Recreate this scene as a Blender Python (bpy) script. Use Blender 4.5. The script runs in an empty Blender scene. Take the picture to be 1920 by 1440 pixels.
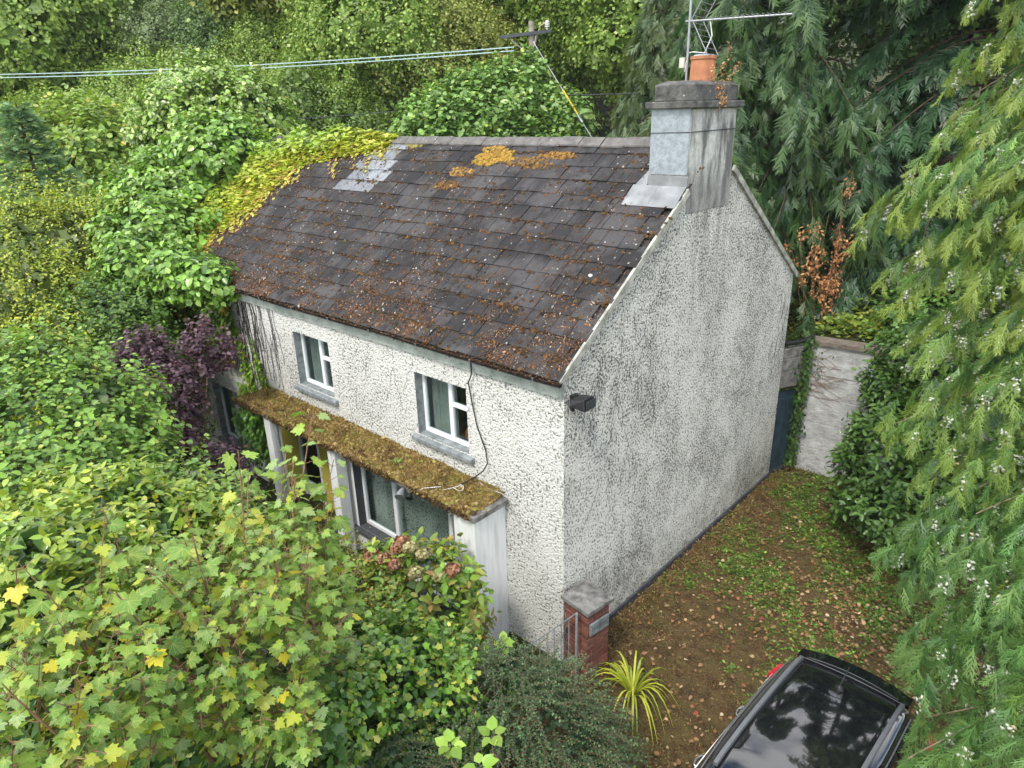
import bpy, math, random
import numpy as np
from mathutils import Matrix, Vector

R = math.radians
rng = np.random.default_rng(7)
random.seed(7)
sc = bpy.context.scene
COL = sc.collection

# ------------------------------------------------------------------ camera
CAM = np.array([5.039, -6.408, 7.744])
yaw, pitch, roll = 0.7474, 0.3741, -0.0273
fw = np.array([-math.sin(yaw) * math.cos(pitch), math.cos(yaw) * math.cos(pitch), -math.sin(pitch)])
rt = np.array([math.cos(yaw), math.sin(yaw), 0.0])
up = np.cross(rt, fw)
rt, up = math.cos(roll) * rt + math.sin(roll) * up, -math.sin(roll) * rt + math.cos(roll) * up
cd = bpy.data.cameras.new("camera")
cam = bpy.data.objects.new("camera", cd)
COL.objects.link(cam)
M = Matrix.Identity(4)
for i in range(3):
    M[i][0], M[i][1], M[i][2], M[i][3] = rt[i], up[i], -fw[i], CAM[i]
cam.matrix_world = M
cd.sensor_width = 36.0
cd.lens = 36.0 * 1290.7 / 1920.0
cd.clip_start, cd.clip_end = 0.1, 2000
sc.camera = cam

# ------------------------------------------------------------------ sky, sun, exposure
SUN_EL, SUN_AZ = R(54), R(166)          # azimuth: clockwise from +Y, so light comes from the camera side
w = bpy.data.worlds.new("World")
sc.world = w
w.use_nodes = True
nt = w.node_tree
nt.nodes.clear()
out = nt.nodes.new("ShaderNodeOutputWorld")
bgn = nt.nodes.new("ShaderNodeBackground")
sky = nt.nodes.new("ShaderNodeTexSky")
sky.sky_type = 'NISHITA'
sky.sun_disc = False
sky.sun_elevation = SUN_EL
sky.sun_rotation = SUN_AZ
tc = nt.nodes.new("ShaderNodeTexCoord")
mp = nt.nodes.new("ShaderNodeMapping")
mp.inputs['Scale'].default_value = (1, 1, 1.6)
ns = nt.nodes.new("ShaderNodeTexNoise")
ns.inputs['Scale'].default_value = 2.6
ns.inputs['Detail'].default_value = 7
ns.inputs['Roughness'].default_value = .55
rp = nt.nodes.new("ShaderNodeValToRGB")
rp.color_ramp.elements[0].position = .40
rp.color_ramp.elements[1].position = .56
mx = nt.nodes.new("ShaderNodeMix")
mx.data_type = 'RGBA'
mx.inputs['B'].default_value = (10.5, 10.6, 10.8, 1)
L = nt.links.new
L(tc.outputs['Generated'], mp.inputs['Vector'])
L(mp.outputs['Vector'], ns.inputs['Vector'])
L(ns.outputs['Fac'], rp.inputs['Fac'])
L(rp.outputs['Color'], mx.inputs['Factor'])
L(sky.outputs['Color'], mx.inputs['A'])
L(mx.outputs['Result'], bgn.inputs['Color'])
bgn.inputs['Strength'].default_value = 0.15
L(bgn.outputs['Background'], out.inputs['Surface'])

sd = bpy.data.lights.new("sun", 'SUN')
sd.energy = 1.5
sd.angle = R(11)
sd.color = (1.0, .96, .88)
so = bpy.data.objects.new("sun", sd)
COL.objects.link(so)
sdir = Vector((math.sin(SUN_AZ) * math.cos(SUN_EL), math.cos(SUN_AZ) * math.cos(SUN_EL), math.sin(SUN_EL)))
so.rotation_euler = sdir.to_track_quat('Z', 'Y').to_euler()

vs = sc.view_settings
vs.view_transform = 'Standard'
vs.look = 'None'
vs.exposure = 1.02
vs.gamma = 1
vs.use_curve_mapping = False
sc.cycles.max_bounces = 6
sc.cycles.diffuse_bounces = 3
sc.cycles.transparent_max_bounces = 8
sc.cycles.use_denoising = True

# ------------------------------------------------------------------ material helpers
class NT:
    def __init__(s, name, rough=.8, spec=.3):
        s.m = bpy.data.materials.new(name)
        s.m.use_nodes = True
        s.t = s.m.node_tree
        s.b = s.t.nodes['Principled BSDF']
        s.b.inputs['Roughness'].default_value = rough
        s.b.inputs['Specular IOR Level'].default_value = spec
    def n(s, typ, **k):
        o = s.t.nodes.new(typ)
        for a, v in k.items():
            if a in o.inputs.keys():
                if isinstance(v, bpy.types.NodeSocket):
                    s.t.links.new(v, o.inputs[a])
                else:
                    o.inputs[a].default_value = v
            else:
                setattr(o, a, v)
        return o
    def link(s, a, b): s.t.links.new(a, b)
    def pos(s): return s.n("ShaderNodeNewGeometry").outputs['Position']
    def noise(s, scale, detail=4, rough=.55, vec=None, out='Fac'):
        return s.n("ShaderNodeTexNoise", Scale=scale, Detail=float(detail), Roughness=rough, Vector=vec or s.pos()).outputs[out]
    def vor(s, scale, feature='F1', vec=None, out='Distance', rnd=1.0):
        return s.n("ShaderNodeTexVoronoi", feature=feature, Scale=scale, Vector=vec or s.pos(), Randomness=rnd).outputs[out]
    def ramp(s, fac, *stops):
        o = s.n("ShaderNodeValToRGB", Fac=fac)
        e = o.color_ramp.elements
        while len(e) < len(stops): e.new(.5)
        for el, (p, c) in zip(e, stops):
            el.position = p
            el.color = (c, c, c, 1) if isinstance(c, (int, float)) else (*c, 1)
        return o.outputs['Color']
    def mix(s, fac, a, b, mode='MIX'):
        o = s.t.nodes.new("ShaderNodeMix")
        o.data_type = 'RGBA'
        o.blend_type = mode
        for key, v in (('Factor', fac), ('A', a), ('B', b)):
            sk = [i for i in o.inputs if i.name == key and i.enabled and (i.type == 'RGBA' or key == 'Factor')][0]
            if isinstance(v, bpy.types.NodeSocket): s.t.links.new(v, sk)
            else: sk.default_value = v if key == 'Factor' else ((v, v, v, 1) if isinstance(v, (int, float)) else (*v, 1))
        return [i for i in o.outputs if i.enabled and i.type == 'RGBA'][0]
    def math(s, op, a, b=0.0, c=0.0):
        o = s.t.nodes.new("ShaderNodeMath")
        o.operation = op
        for i, v in enumerate((a, b, c)):
            if isinstance(v, bpy.types.NodeSocket): s.t.links.new(v, o.inputs[i])
            else: o.inputs[i].default_value = v
        return o.outputs[0]
    def mapr(s, v, a, b, c=0.0, d=1.0):
        return s.n("ShaderNodeMapRange", **{'Value': v, 'From Min': a, 'From Max': b, 'To Min': c, 'To Max': d}).outputs[0]
    def bump(s, h, dist=.02, strength=1.0):
        o = s.n("ShaderNodeBump", Height=h, Distance=dist, Strength=strength)
        s.link(o.outputs['Normal'], s.b.inputs['Normal'])
    def color(s, c):
        if isinstance(c, bpy.types.NodeSocket): s.link(c, s.b.inputs['Base Color'])
        else: s.b.inputs['Base Color'].default_value = (*c, 1)
        return s

def simple(name, c, rough=.7, spec=.3, metal=0.0, var=.25, scale=6.0, bump=0.0):
    k = NT(name, rough, spec)
    f = k.noise(scale, 5)
    k.color(k.mix(k.mapr(f, .3, .7), tuple(v * (1 - var) for v in c), tuple(min(1, v * (1 + var)) for v in c)))
    k.b.inputs['Metallic'].default_value = metal
    if bump: k.bump(k.noise(scale * 8, 4), bump)
    return k.m

def leaf_mat(name, rough=.42, trans=.28, spec=.45):
    k = NT(name, rough, spec)
    a = k.n("ShaderNodeAttribute", attribute_name="col")
    k.color(a.outputs['Color'])
    tr = k.n("ShaderNodeBsdfTranslucent", Color=k.mix(1.0, a.outputs['Color'], (1.3, 1.35, .7), 'MULTIPLY'))
    ms = k.n("ShaderNodeMixShader", Fac=trans)
    k.link(k.b.outputs[0], ms.inputs[1])
    k.link(tr.outputs[0], ms.inputs[2])
    k.link(ms.outputs[0], k.t.nodes['Material Output'].inputs['Surface'])
    return k.m

def veined_leaf(name):
    """lobed leaf with paler veins and brown flecks, read from leaf-local coordinates"""
    k = NT(name, .45, .4)
    a = k.n("ShaderNodeAttribute", attribute_name="col")
    lv = k.n("ShaderNodeAttribute", attribute_name="lv")
    sx = k.n("ShaderNodeSeparateXYZ", Vector=lv.outputs['Vector'])
    x, y = k.math('ABSOLUTE', sx.outputs['X']), k.math('SUBTRACT', sx.outputs['Y'], .04)
    vein = k.mapr(x, .028, .008)
    for th in (52, 17, 78):
        c_, s_ = math.cos(R(th)), math.sin(R(th))
        d = k.math('ABSOLUTE', k.math('SUBTRACT', k.math('MULTIPLY', x, s_), k.math('MULTIPLY', y, c_)))
        vein = k.math('MAXIMUM', vein, k.mapr(d, .022, .006))
    fine = k.n("ShaderNodeTexWave", Scale=9.0, Distortion=3.0, Vector=lv.outputs['Vector']).outputs['Fac']
    c = k.mix(k.math('MULTIPLY', k.mapr(fine, .3, .9), .22), a.outputs['Color'], (.05, .09, .012))
    c = k.mix(k.math('MULTIPLY', k.mapr(k.noise(9, 4), .52, .68), .45), c, (.34, .34, .03))
    c = k.mix(k.math('MULTIPLY', vein, .55), c, (.44, .48, .14))
    c = k.mix(k.mapr(k.noise(70, 3), .69, .74), c, (.12, .06, .02))
    k.color(c)
    tr = k.n("ShaderNodeBsdfTranslucent", Color=k.mix(1.0, c, (1.3, 1.35, .7), 'MULTIPLY'))
    ms = k.n("ShaderNodeMixShader", Fac=.3)
    k.link(k.b.outputs[0], ms.inputs[1])
    k.link(tr.outputs[0], ms.inputs[2])
    k.link(ms.outputs[0], k.t.nodes['Material Output'].inputs['Surface'])
    return k.m

def leaf_coords(me, tv):
    n = len(me.vertices) // len(tv)
    at = me.attributes.new('lv', 'FLOAT_VECTOR', 'POINT')
    at.data.foreach_set('vector', np.tile(np.asarray(tv, np.float32), (n, 1)).ravel())
M_maple = veined_leaf("sycamore_leaf")
M_leaf = leaf_mat("leaf")
M_leafgloss = leaf_mat("glossy_leaf", .28, .2, .5)
M_leafmatt = leaf_mat("matt_leaf", .6, .25, .25)
M_dry = leaf_mat("dry_plant", .8, .12, .15)

# ------------------------------------------------------------------ object helpers
def tag(o, label=None, cat=None, group=None, kind=None):
    if label: o["label"] = label
    if cat: o["category"] = cat
    if group: o["group"] = group
    if kind: o["kind"] = kind
    return o

def thing(name, label, cat, loc=(0, 0, 0), group=None):
    o = bpy.data.objects.new(name, None)
    o.empty_display_size = .2
    COL.objects.link(o)
    o.location = loc
    return tag(o, label, cat, group)

def link(name, me, parent=None, loc=None, kind=None, label=None):
    o = bpy.data.objects.new(name, me)
    COL.objects.link(o)
    if loc is not None: o.location = loc
    if parent is not None:
        o.parent = parent
        t = parent.location if parent.type == 'EMPTY' else Vector((0, 0, 0))
        o.matrix_parent_inverse = Matrix.Translation(-t)
    return tag(o, label, kind=kind)

def mesh_np(name, V, F, mat, C=None, smooth=False):
    """V (n,3), F (m,3|4) int, C (n,3) vertex colours"""
    me = bpy.data.meshes.new(name)
    V = np.asarray(V, np.float32)
    F = np.asarray(F, np.int32)
    k = F.shape[1]
    me.vertices.add(len(V))
    me.vertices.foreach_set('co', V.ravel())
    me.loops.add(F.size)
    me.loops.foreach_set('vertex_index', F.ravel())
    me.polygons.add(len(F))
    me.polygons.foreach_set('loop_start', np.arange(0, F.size, k, dtype=np.int32))
    me.polygons.foreach_set('loop_total', np.full(len(F), k, np.int32))
    me.update(calc_edges=True)
    if C is not None:
        at = me.attributes.new('col', 'FLOAT_COLOR', 'POINT')
        c4 = np.ones((len(V), 4), np.float32)
        c4[:, :3] = C
        at.data.foreach_set('color', c4.ravel())
    if smooth: me.polygons.foreach_set('use_smooth', np.ones(len(F), bool))
    me.materials.append(mat)
    return me

class B:
    """collects polygons of one mesh"""
    def __init__(s): s.v, s.f, s.sm = [], [], False
    def poly(s, pts):
        i = len(s.v)
        s.v += [tuple(map(float, p)) for p in pts]
        s.f.append(tuple(range(i, i + len(pts))))
        return s
    def hexa(s, p):
        """8 corners: bottom 0-3 ccw, top 4-7"""
        i = len(s.v)
        s.v += [tuple(map(float, q)) for q in p]
        for f in ((3, 2, 1, 0), (4, 5, 6, 7), (0, 1, 5, 4), (1, 2, 6, 5), (2, 3, 7, 6), (3, 0, 4, 7)):
            s.f.append(tuple(i + a for a in f))
        return s
    def box(s, x0, x1, y0, y1, z0, z1):
        return s.hexa([(x0, y0, z0), (x1, y0, z0), (x1, y1, z0), (x0, y1, z0), (x0, y0, z1), (x1, y0, z1), (x1, y1, z1), (x0, y1, z1)])
    def tube(s, pts, rad, n=8, cap=True):
        pts = [Vector(p) for p in pts]
        rad = [float(v) for v in rad] if hasattr(rad, '__len__') else [float(rad)] * len(pts)
        i0 = len(s.v)
        ref = None
        for j, p in enumerate(pts):
            d = (pts[min(j + 1, len(pts) - 1)] - pts[max(j - 1, 0)]).normalized()
            if ref is None: ref = Vector((0, 0, 1)) if abs(d.z) < .9 else Vector((1, 0, 0))
            a = d.cross(ref).normalized()
            b = a.cross(d)
            ref = b
            for q in range(n):
                t = 2 * math.pi * q / n
                s.v.append(tuple(p + rad[j] * (a * math.cos(t) + b * math.sin(t))))
        for j in range(len(pts) - 1):
            for q in range(n):
                a, b = i0 + j * n + q, i0 + j * n + (q + 1) % n
                s.f.append((a, b, b + n, a + n))
        if cap:
            s.f.append(tuple(i0 + q for q in reversed(range(n))))
            s.f.append(tuple(i0 + (len(pts) - 1) * n + q for q in range(n)))
        return s
    def lathe(s, prof, c, n=20):
        i0 = len(s.v)
        for r_, z in prof:
            for q in range(n):
                t = 2 * math.pi * q / n
                s.v.append((c[0] + r_ * math.cos(t), c[1] + r_ * math.sin(t), c[2] + z))
        for j in range(len(prof) - 1):
            for q in range(n):
                a, b = i0 + j * n + q, i0 + j * n + (q + 1) % n
                s.f.append((a, b, b + n, a + n))
        s.f.append(tuple(i0 + (len(prof) - 1) * n + q for q in range(n)))
        return s
    def mesh(s, name, mat, smooth=False, bevel=0):
        me = bpy.data.meshes.new(name)
        me.from_pydata(s.v, [], s.f)
        me.materials.append(mat)
        if smooth:
            me.polygons.foreach_set('use_smooth', np.ones(len(me.polygons), bool))
        me.update()
        return me
    def obj(s, name, mat, parent=None, smooth=False, bevel=0, kind=None, label=None):
        o = link(name, s.mesh(name, mat, smooth), parent, kind=kind, label=label)
        if bevel:
            b = o.modifiers.new('bevel', 'BEVEL')
            b.width = bevel
            b.segments = 2
            b.limit_method = 'ANGLE'
        if smooth:
            o.data.set_sharp_from_angle(angle=R(40)) if hasattr(o.data, 'set_sharp_from_angle') else None
        return o

# ------------------------------------------------------------------ foliage engine
def nrm(a): return a / np.maximum(np.linalg.norm(a, axis=-1, keepdims=True), 1e-9)
def rnd3(n): return nrm(rng.normal(size=(n, 3)))
Z3 = np.array([0, 0, 1.0])

def tmpl(outline, centre, zf=lambda x, y: 0.0):
    """fan template from a closed outline"""
    V = [(centre[0], centre[1], zf(*centre))] + [(x, y, zf(x, y)) for x, y in outline]
    n = len(outline)
    F = [(0, 1 + i, 1 + (i + 1) % n) for i in range(n)]
    return np.array(V, float), np.array(F, int)

def sym(half):
    return half + [(-x, y) for x, y in reversed(half) if abs(x) > 1e-6]

T_oval = (np.array([(0, 0, 0), (.24, .3, .05), (.2, .68, .04), (0, 1, -.08), (-.2, .68, .04), (-.24, .3, .05)], float),
          np.array([(0, 1, 2), (0, 2, 3), (0, 3, 4), (0, 4, 5)]))
T_broad = (np.array([(0, 0, 0), (.36, .22, .06), (.34, .6, .05), (0, 1, -.12), (-.34, .6, .05), (-.36, .22, .06)], float),
           np.array([(0, 1, 2), (0, 2, 3), (0, 3, 4), (0, 4, 5)]))
T_small = (np.array([(0, 0, 0), (.3, .5, .04), (0, 1, -.05), (-.3, .5, .04)], float), np.array([(0, 1, 2), (0, 2, 3)]))
T_clump = (np.array([(-.1, 0, 0), (.5, .12, .1), (.3, .95, -.1), (-.42, .8, .08)], float), np.array([(0, 1, 2), (0, 2, 3)]))
mz = lambda x, y: .10 * abs(x) - .22 * (abs(x) ** 2) - .14 * max(0, y - .5)
T_maple = tmpl(sym([(0, .04), (.14, -.11), (.38, -.13), (.36, .06), (.52, .10), (.70, .27), (.54, .34), (.60, .60), (.38, .52), (.28, .54), (.31, .72), (.15, .80), (0, 1.04)]), (0, .28), mz)
T_ivy = tmpl(sym([(0, .06), (.38, -.04), (.3, .26), (.44, .5), (0, 1.0)]), (0, .3), lambda x, y: -.12 * abs(x))
T_blade = (np.array([(-.03, 0, 0), (.03, 0, 0), (.03, .5, .12), (-.03, .5, .12), (0, 1, 0)], float), np.array([(0, 1, 2), (0, 2, 3), (3, 2, 4)]))

def frond_t(nsp, wid, lens, fwd=.75, droop=.15, fork=True, seed=1):
    """flat scaly spray: rib with tapering, forked sprigs"""
    g = np.random.default_rng(seed)
    V, F = [], []
    def tri(a, b, w0, za, zb):
        a, b = np.array(a), np.array(b)
        d = (b - a) / np.linalg.norm(b - a)
        p = np.array([-d[1], d[0]]) * w0
        i = len(V)
        V.extend([(*(a + p), za), (*(a - p), za), (*b, zb)])
        F.append((i, i + 1, i + 2))
    tri((0, 0), (.02 * g.normal(), 1.05), .03, 0, -droop)
    for k in range(nsp):
        t = .05 + .85 * (k + .4 * g.random()) / nsp
        sgn = 1 if k % 2 else -1
        ln = (lens * math.sin(math.pi * min(1, (.2 + t * .84))) ** .8 + .06) * g.uniform(.7, 1.2)
        fk = fwd * g.uniform(.7, 1.4)
        ex = (sgn * ln * .68, t + ln * fk)
        z0, z1 = -droop * t * t, -droop * t * t - .12 * g.random()
        tri((0, t), ex, wid, z0, z1)
        if fork:
            m = (ex[0] * .4, t + (ex[1] - t) * .4)
            tri(m, (ex[0] * 1.05, m[1] + ln * .16), wid * .75, z0 - .02, z1 - .05)
            tri(m, (ex[0] * .42, m[1] + ln * .66), wid * .75, z0 - .02, z1)
    return np.array(V, float), np.array(F, int)
T_frond = [frond_t(11, .03, .30, fwd=1.15, droop=.3, seed=i) for i in range(3)]
T_frond2 = [frond_t(10, .055, .32, fwd=1.1, droop=.3, fork=False, seed=5 + i) for i in range(2)]
def place_mix(Ts, P, tip, nor, size, col, wid=None):
    n = len(P); k = rng.integers(0, len(Ts), n)
    return join([place(T, P[k == i], tip[k == i], nor[k == i], size[k == i], col[k == i], wid) for i, T in enumerate(Ts)])

def place(T, P, tip, nor, size, col, wid=None):
    """leaf copies -> V,F,C.  tip and nor need not be orthogonal"""
    tv, tf = T
    n = len(P)
    tip = nrm(tip)
    nor = nrm(nor - (nor * tip).sum(1, keepdims=True) * tip)
    bi = np.cross(tip, nor)
    s = np.asarray(size, float).reshape(-1, 1, 1) * np.ones((n, 1, 1))
    wd = 1.0 if wid is None else np.asarray(wid).reshape(-1, 1, 1)
    V = P[:, None] + s * (tv[None, :, 0:1] * wd * bi[:, None] + tv[None, :, 1:2] * tip[:, None] + tv[None, :, 2:3] * nor[:, None])
    F = tf[None] + (np.arange(n) * len(tv))[:, None, None]
    C = np.repeat(col, len(tv), axis=0)
    return V.reshape(-1, 3), F.reshape(-1, 3), C

def join(parts):
    Vs, Fs, Cs, o = [], [], [], 0
    for V, F, C in parts:
        Vs.append(V); Fs.append(F + o); Cs.append(C); o += len(V)
    return np.concatenate(Vs), np.concatenate(Fs), np.concatenate(Cs)

def foliage(name, parts, parent, mat=None, kind='stuff', smooth=False, label=None):
    V, F, C = join(parts)
    return link(name, mesh_np(name, V, F, mat or M_leaf, C, smooth), parent, kind=kind, label=label)

def pal(colors, n, wts=None, var=.18):
    """random colours between neighbouring palette entries"""
    c = np.array(colors, float)
    a = rng.choice(len(c), n, p=None if wts is None else np.array(wts) / np.sum(wts))
    b = rng.choice(len(c), n, p=None if wts is None else np.array(wts) / np.sum(wts))
    t = rng.random((n, 1)) * .5
    return 1.12 * (c[a] * (1 - t) + c[b] * t) * (1 + var * rng.normal(size=(n, 1))).clip(.45, 1.6)

def hull(ells, n, cull=-.35, lump=.12, zmin=-1, inside=.82):
    """points and outward normals on the lumpy union of ellipsoids, camera side first"""
    E_ = np.array(ells, float)
    area = (E_[:, 3] * E_[:, 4] + E_[:, 3] * E_[:, 5] + E_[:, 4] * E_[:, 5])
    k = rng.choice(len(E_), n * 3, p=area / area.sum())
    d = rnd3(n * 3)
    ph = rng.random(8) * 6.28
    wob = np.sin(d[:, 0] * 5 + ph[0] + k) * np.sin(d[:, 1] * 6 + ph[1]) + np.sin(d[:, 2] * 7 + ph[2] + k * 2) * np.sin(d[:, 0] * 9 + ph[3])
    rad = E_[k, 3:6]
    P = E_[k, :3] + rad * d * (1 + lump * wob[:, None])
    N = nrm(d / rad)
    ok = P[:, 2] > zmin
    if cull > -1: ok &= (N * nrm(CAM - P)).sum(1) > cull
    for j, e in enumerate(E_):
        ok &= (k == j) | ((((P - e[:3]) / e[3:6]) ** 2).sum(1) > inside)
    P, N = P[ok][:n], N[ok][:n]
    return P, N

def shoots(P, N, L, k, T, size, colors, upw=.5, spread=.35, droop=.25, wts=None, leaf_up=.8, tipcol=None, inset=.5, var=.16, sag=0.0, size_var=.25, stem=0.0, stemcol=(.12, .07, .03), shoot_var=.15, angle=.85, fold=1.0, out_n=None):
    """leafy shoots growing from hull points; returns parts"""
    n = len(P)
    D = nrm(N * (1 - upw) + Z3 * upw + spread * rng.normal(size=(n, 3)))
    Ls = L * (.6 + .8 * rng.random(n))
    P0 = P - D * (Ls * inset)[:, None]
    t = (np.arange(k) + .6 + .3 * rng.random((n, k))) / k
    Q = P0[:, None] + D[:, None] * (Ls[:, None] * t)[..., None] - Z3 * (sag * Ls[:, None] * t ** 2)[..., None]
    a = np.cross(D, rnd3(n)); a = nrm(a); b = np.cross(D, a)
    ang = rng.random((n, 1)) * 6.28 + np.arange(k) * 2.4
    rad = a[:, None] * np.cos(ang)[..., None] + b[:, None] * np.sin(ang)[..., None]
    tip = D[:, None] * (1 - angle * .7) + rad * angle - Z3 * droop + .12 * rng.normal(size=(n, k, 3))
    nor = Z3 * leaf_up + N[:, None] * (1.1 - leaf_up) + .28 * rng.normal(size=(n, k, 3))
    m = n * k
    c = pal(colors, m, wts, var) * np.repeat(1 + shoot_var * rng.normal(size=(n, 1)), k, axis=0).clip(.6, 1.5)
    if tipcol is not None:
        tt = (t.reshape(-1, 1) ** 2) * .8
        c = c * (1 - tt) + np.array(tipcol) * tt
    sz = size * (1 + size_var * rng.normal(size=m)).clip(.5, 1.6)
    out_ = [place(T, Q.reshape(-1, 3), tip.reshape(-1, 3), nor.reshape(-1, 3), sz, c.clip(.002, 1))]
    if stem > 0:
        e = P0 + D * Ls[:, None] - Z3 * (sag * Ls)[:, None]
        v = np.stack([P0 - a * stem, P0 + a * stem, e], 1).reshape(-1, 3)
        v2 = np.stack([P0 - b * stem, P0 + b * stem, e], 1).reshape(-1, 3)
        f = np.arange(len(v)).reshape(-1, 3)
        sc_ = np.tile(np.array(stemcol), (len(v), 1))
        out_ += [(v, f, sc_), (v2, f.copy(), sc_)]
    return out_

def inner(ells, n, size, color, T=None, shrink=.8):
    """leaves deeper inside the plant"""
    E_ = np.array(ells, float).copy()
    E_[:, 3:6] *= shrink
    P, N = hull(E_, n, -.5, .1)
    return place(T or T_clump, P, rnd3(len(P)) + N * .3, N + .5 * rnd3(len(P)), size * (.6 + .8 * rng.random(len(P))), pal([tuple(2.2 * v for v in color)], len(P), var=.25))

def trunk(bd, base, top, r0, r1, n=8, wob=.1, seg=6):
    base, top = np.array(base, float), np.array(top, float)
    pts = [base + (top - base) * t + np.array([rng.normal() * wob, rng.normal() * wob, 0]) * (0 < t < 1) for t in np.linspace(0, 1, seg)]
    bd.tube(pts, list(np.linspace(r0, r1, seg)), n)
    return pts

M_bark = simple("bark", (.09, .065, .045), .9, .1, var=.5, scale=12, bump=.02)
M_twig = simple("twig_bark", (.2, .12, .07), .85, .15, var=.35, scale=15)

# ------------------------------------------------------------------ ground
def smooth(a, b, x):
    t = np.clip((x - a) / (b - a), 0, 1)
    return t * t * (3 - 2 * t)

def H(x, y):
    x, y = np.asarray(x, float), np.asarray(y, float)
    h = -.5 * smooth(.5, -.4, x) * smooth(-.05, -.2, y)                  # terrace in front of the cottage
    wl = 8.62 + .115 * (x - .3)
    bank_r = 3.05 * smooth(0, .05, y - wl)
    bank_l = 3.05 * smooth(8.9, 11.5, y)
    h = h + np.where(x > .1, bank_r, bank_l)
    far = -.62 * (x + 4) + .78 * (y - 8)
    h = h + .17 * np.clip(far - 9, 0, 60) + .10 * np.clip(far - 69, 0, 90)
    h = h + .06 * np.clip(-x - 13, 0, 30)
    return h

gx = np.unique(np.concatenate([np.linspace(-420, -60, 25), np.linspace(-60, -14, 24), np.linspace(-14, 8, 89), np.linspace(8, 40, 17), np.linspace(40, 380, 18)]))
gy = np.unique(np.concatenate([np.linspace(-380, -30, 18), np.linspace(-30, -8, 12), np.linspace(-8, 13, 85), np.linspace(13, 60, 24), np.linspace(60, 420, 25)]))
X, Y = np.meshgrid(gx, gy)
V = np.stack([X, Y, H(X, Y)], -1).reshape(-1, 3)
nx = len(gx)
ii = (np.arange(len(gy) - 1)[:, None] * nx + np.arange(nx - 1)[None]).ravel()
k = NT("grassy_ground", .95, .1)
f1, f2 = k.noise(.35, 6), k.noise(9, 5)
c = k.mix(k.mapr(f1, .35, .65), (.045, .065, .018), (.075, .06, .03))
k.color(k.mix(k.mapr(f2, .35, .7), c, (.03, .045, .012)))
k.bump(k.noise(14, 5), .06)
tag(link("ground", mesh_np("ground", V, np.stack([ii, ii + 1, ii + nx + 1, ii + nx], 1), k.m, smooth=True)), kind='structure')

k = NT("mossy_drive", .95, .1)
n1, n2, n3, n4 = k.noise(.9, 5), k.noise(5, 6), k.noise(38, 5, .7), k.noise(2.2, 4)
c = k.mix(k.mapr(n1, .38, .62), (.17, .115, .052), (.14, .115, .035))
c = k.mix(k.mapr(n4, .5, .66), c, (.10, .095, .03))
c = k.mix(k.math('MULTIPLY', k.mapr(n2, .47, .58), .75), c, (.06, .035, .02))
c = k.mix(k.math('MULTIPLY', k.mapr(k.noise(11, 5, .7), .52, .62), .6), c, (.15, .06, .03))
c = k.mix(k.math('MULTIPLY', k.mapr(n3, .42, .62), .75), c, (.24, .17, .085))
c = k.mix(k.math('MULTIPLY', k.mapr(k.noise(70, 3), .6, .7), .7), c, (.03, .02, .012))
k.color(c)
k.bump(k.math('ADD', n3, k.math('MULTIPLY', n2, 2.5)), .09)
dx, dy = np.linspace(.02, 6.5, 66), np.linspace(-11, 8.3, 190)
X, Y = np.meshgrid(dx, dy)
V = np.stack([X, Y, .012 + .02 * np.sin(X * 5 + Y * 3) * np.sin(Y * 4.1 - X * 2) * .6 + .012], -1).reshape(-1, 3)
nx = len(dx)
ii = (np.arange(len(dy) - 1)[:, None] * nx + np.arange(nx - 1)[None]).ravel()
tag(link("driveway", mesh_np("driveway", V, np.stack([ii, ii + 1, ii + nx + 1, ii + nx], 1), k.m, smooth=True)), kind='structure')

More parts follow.
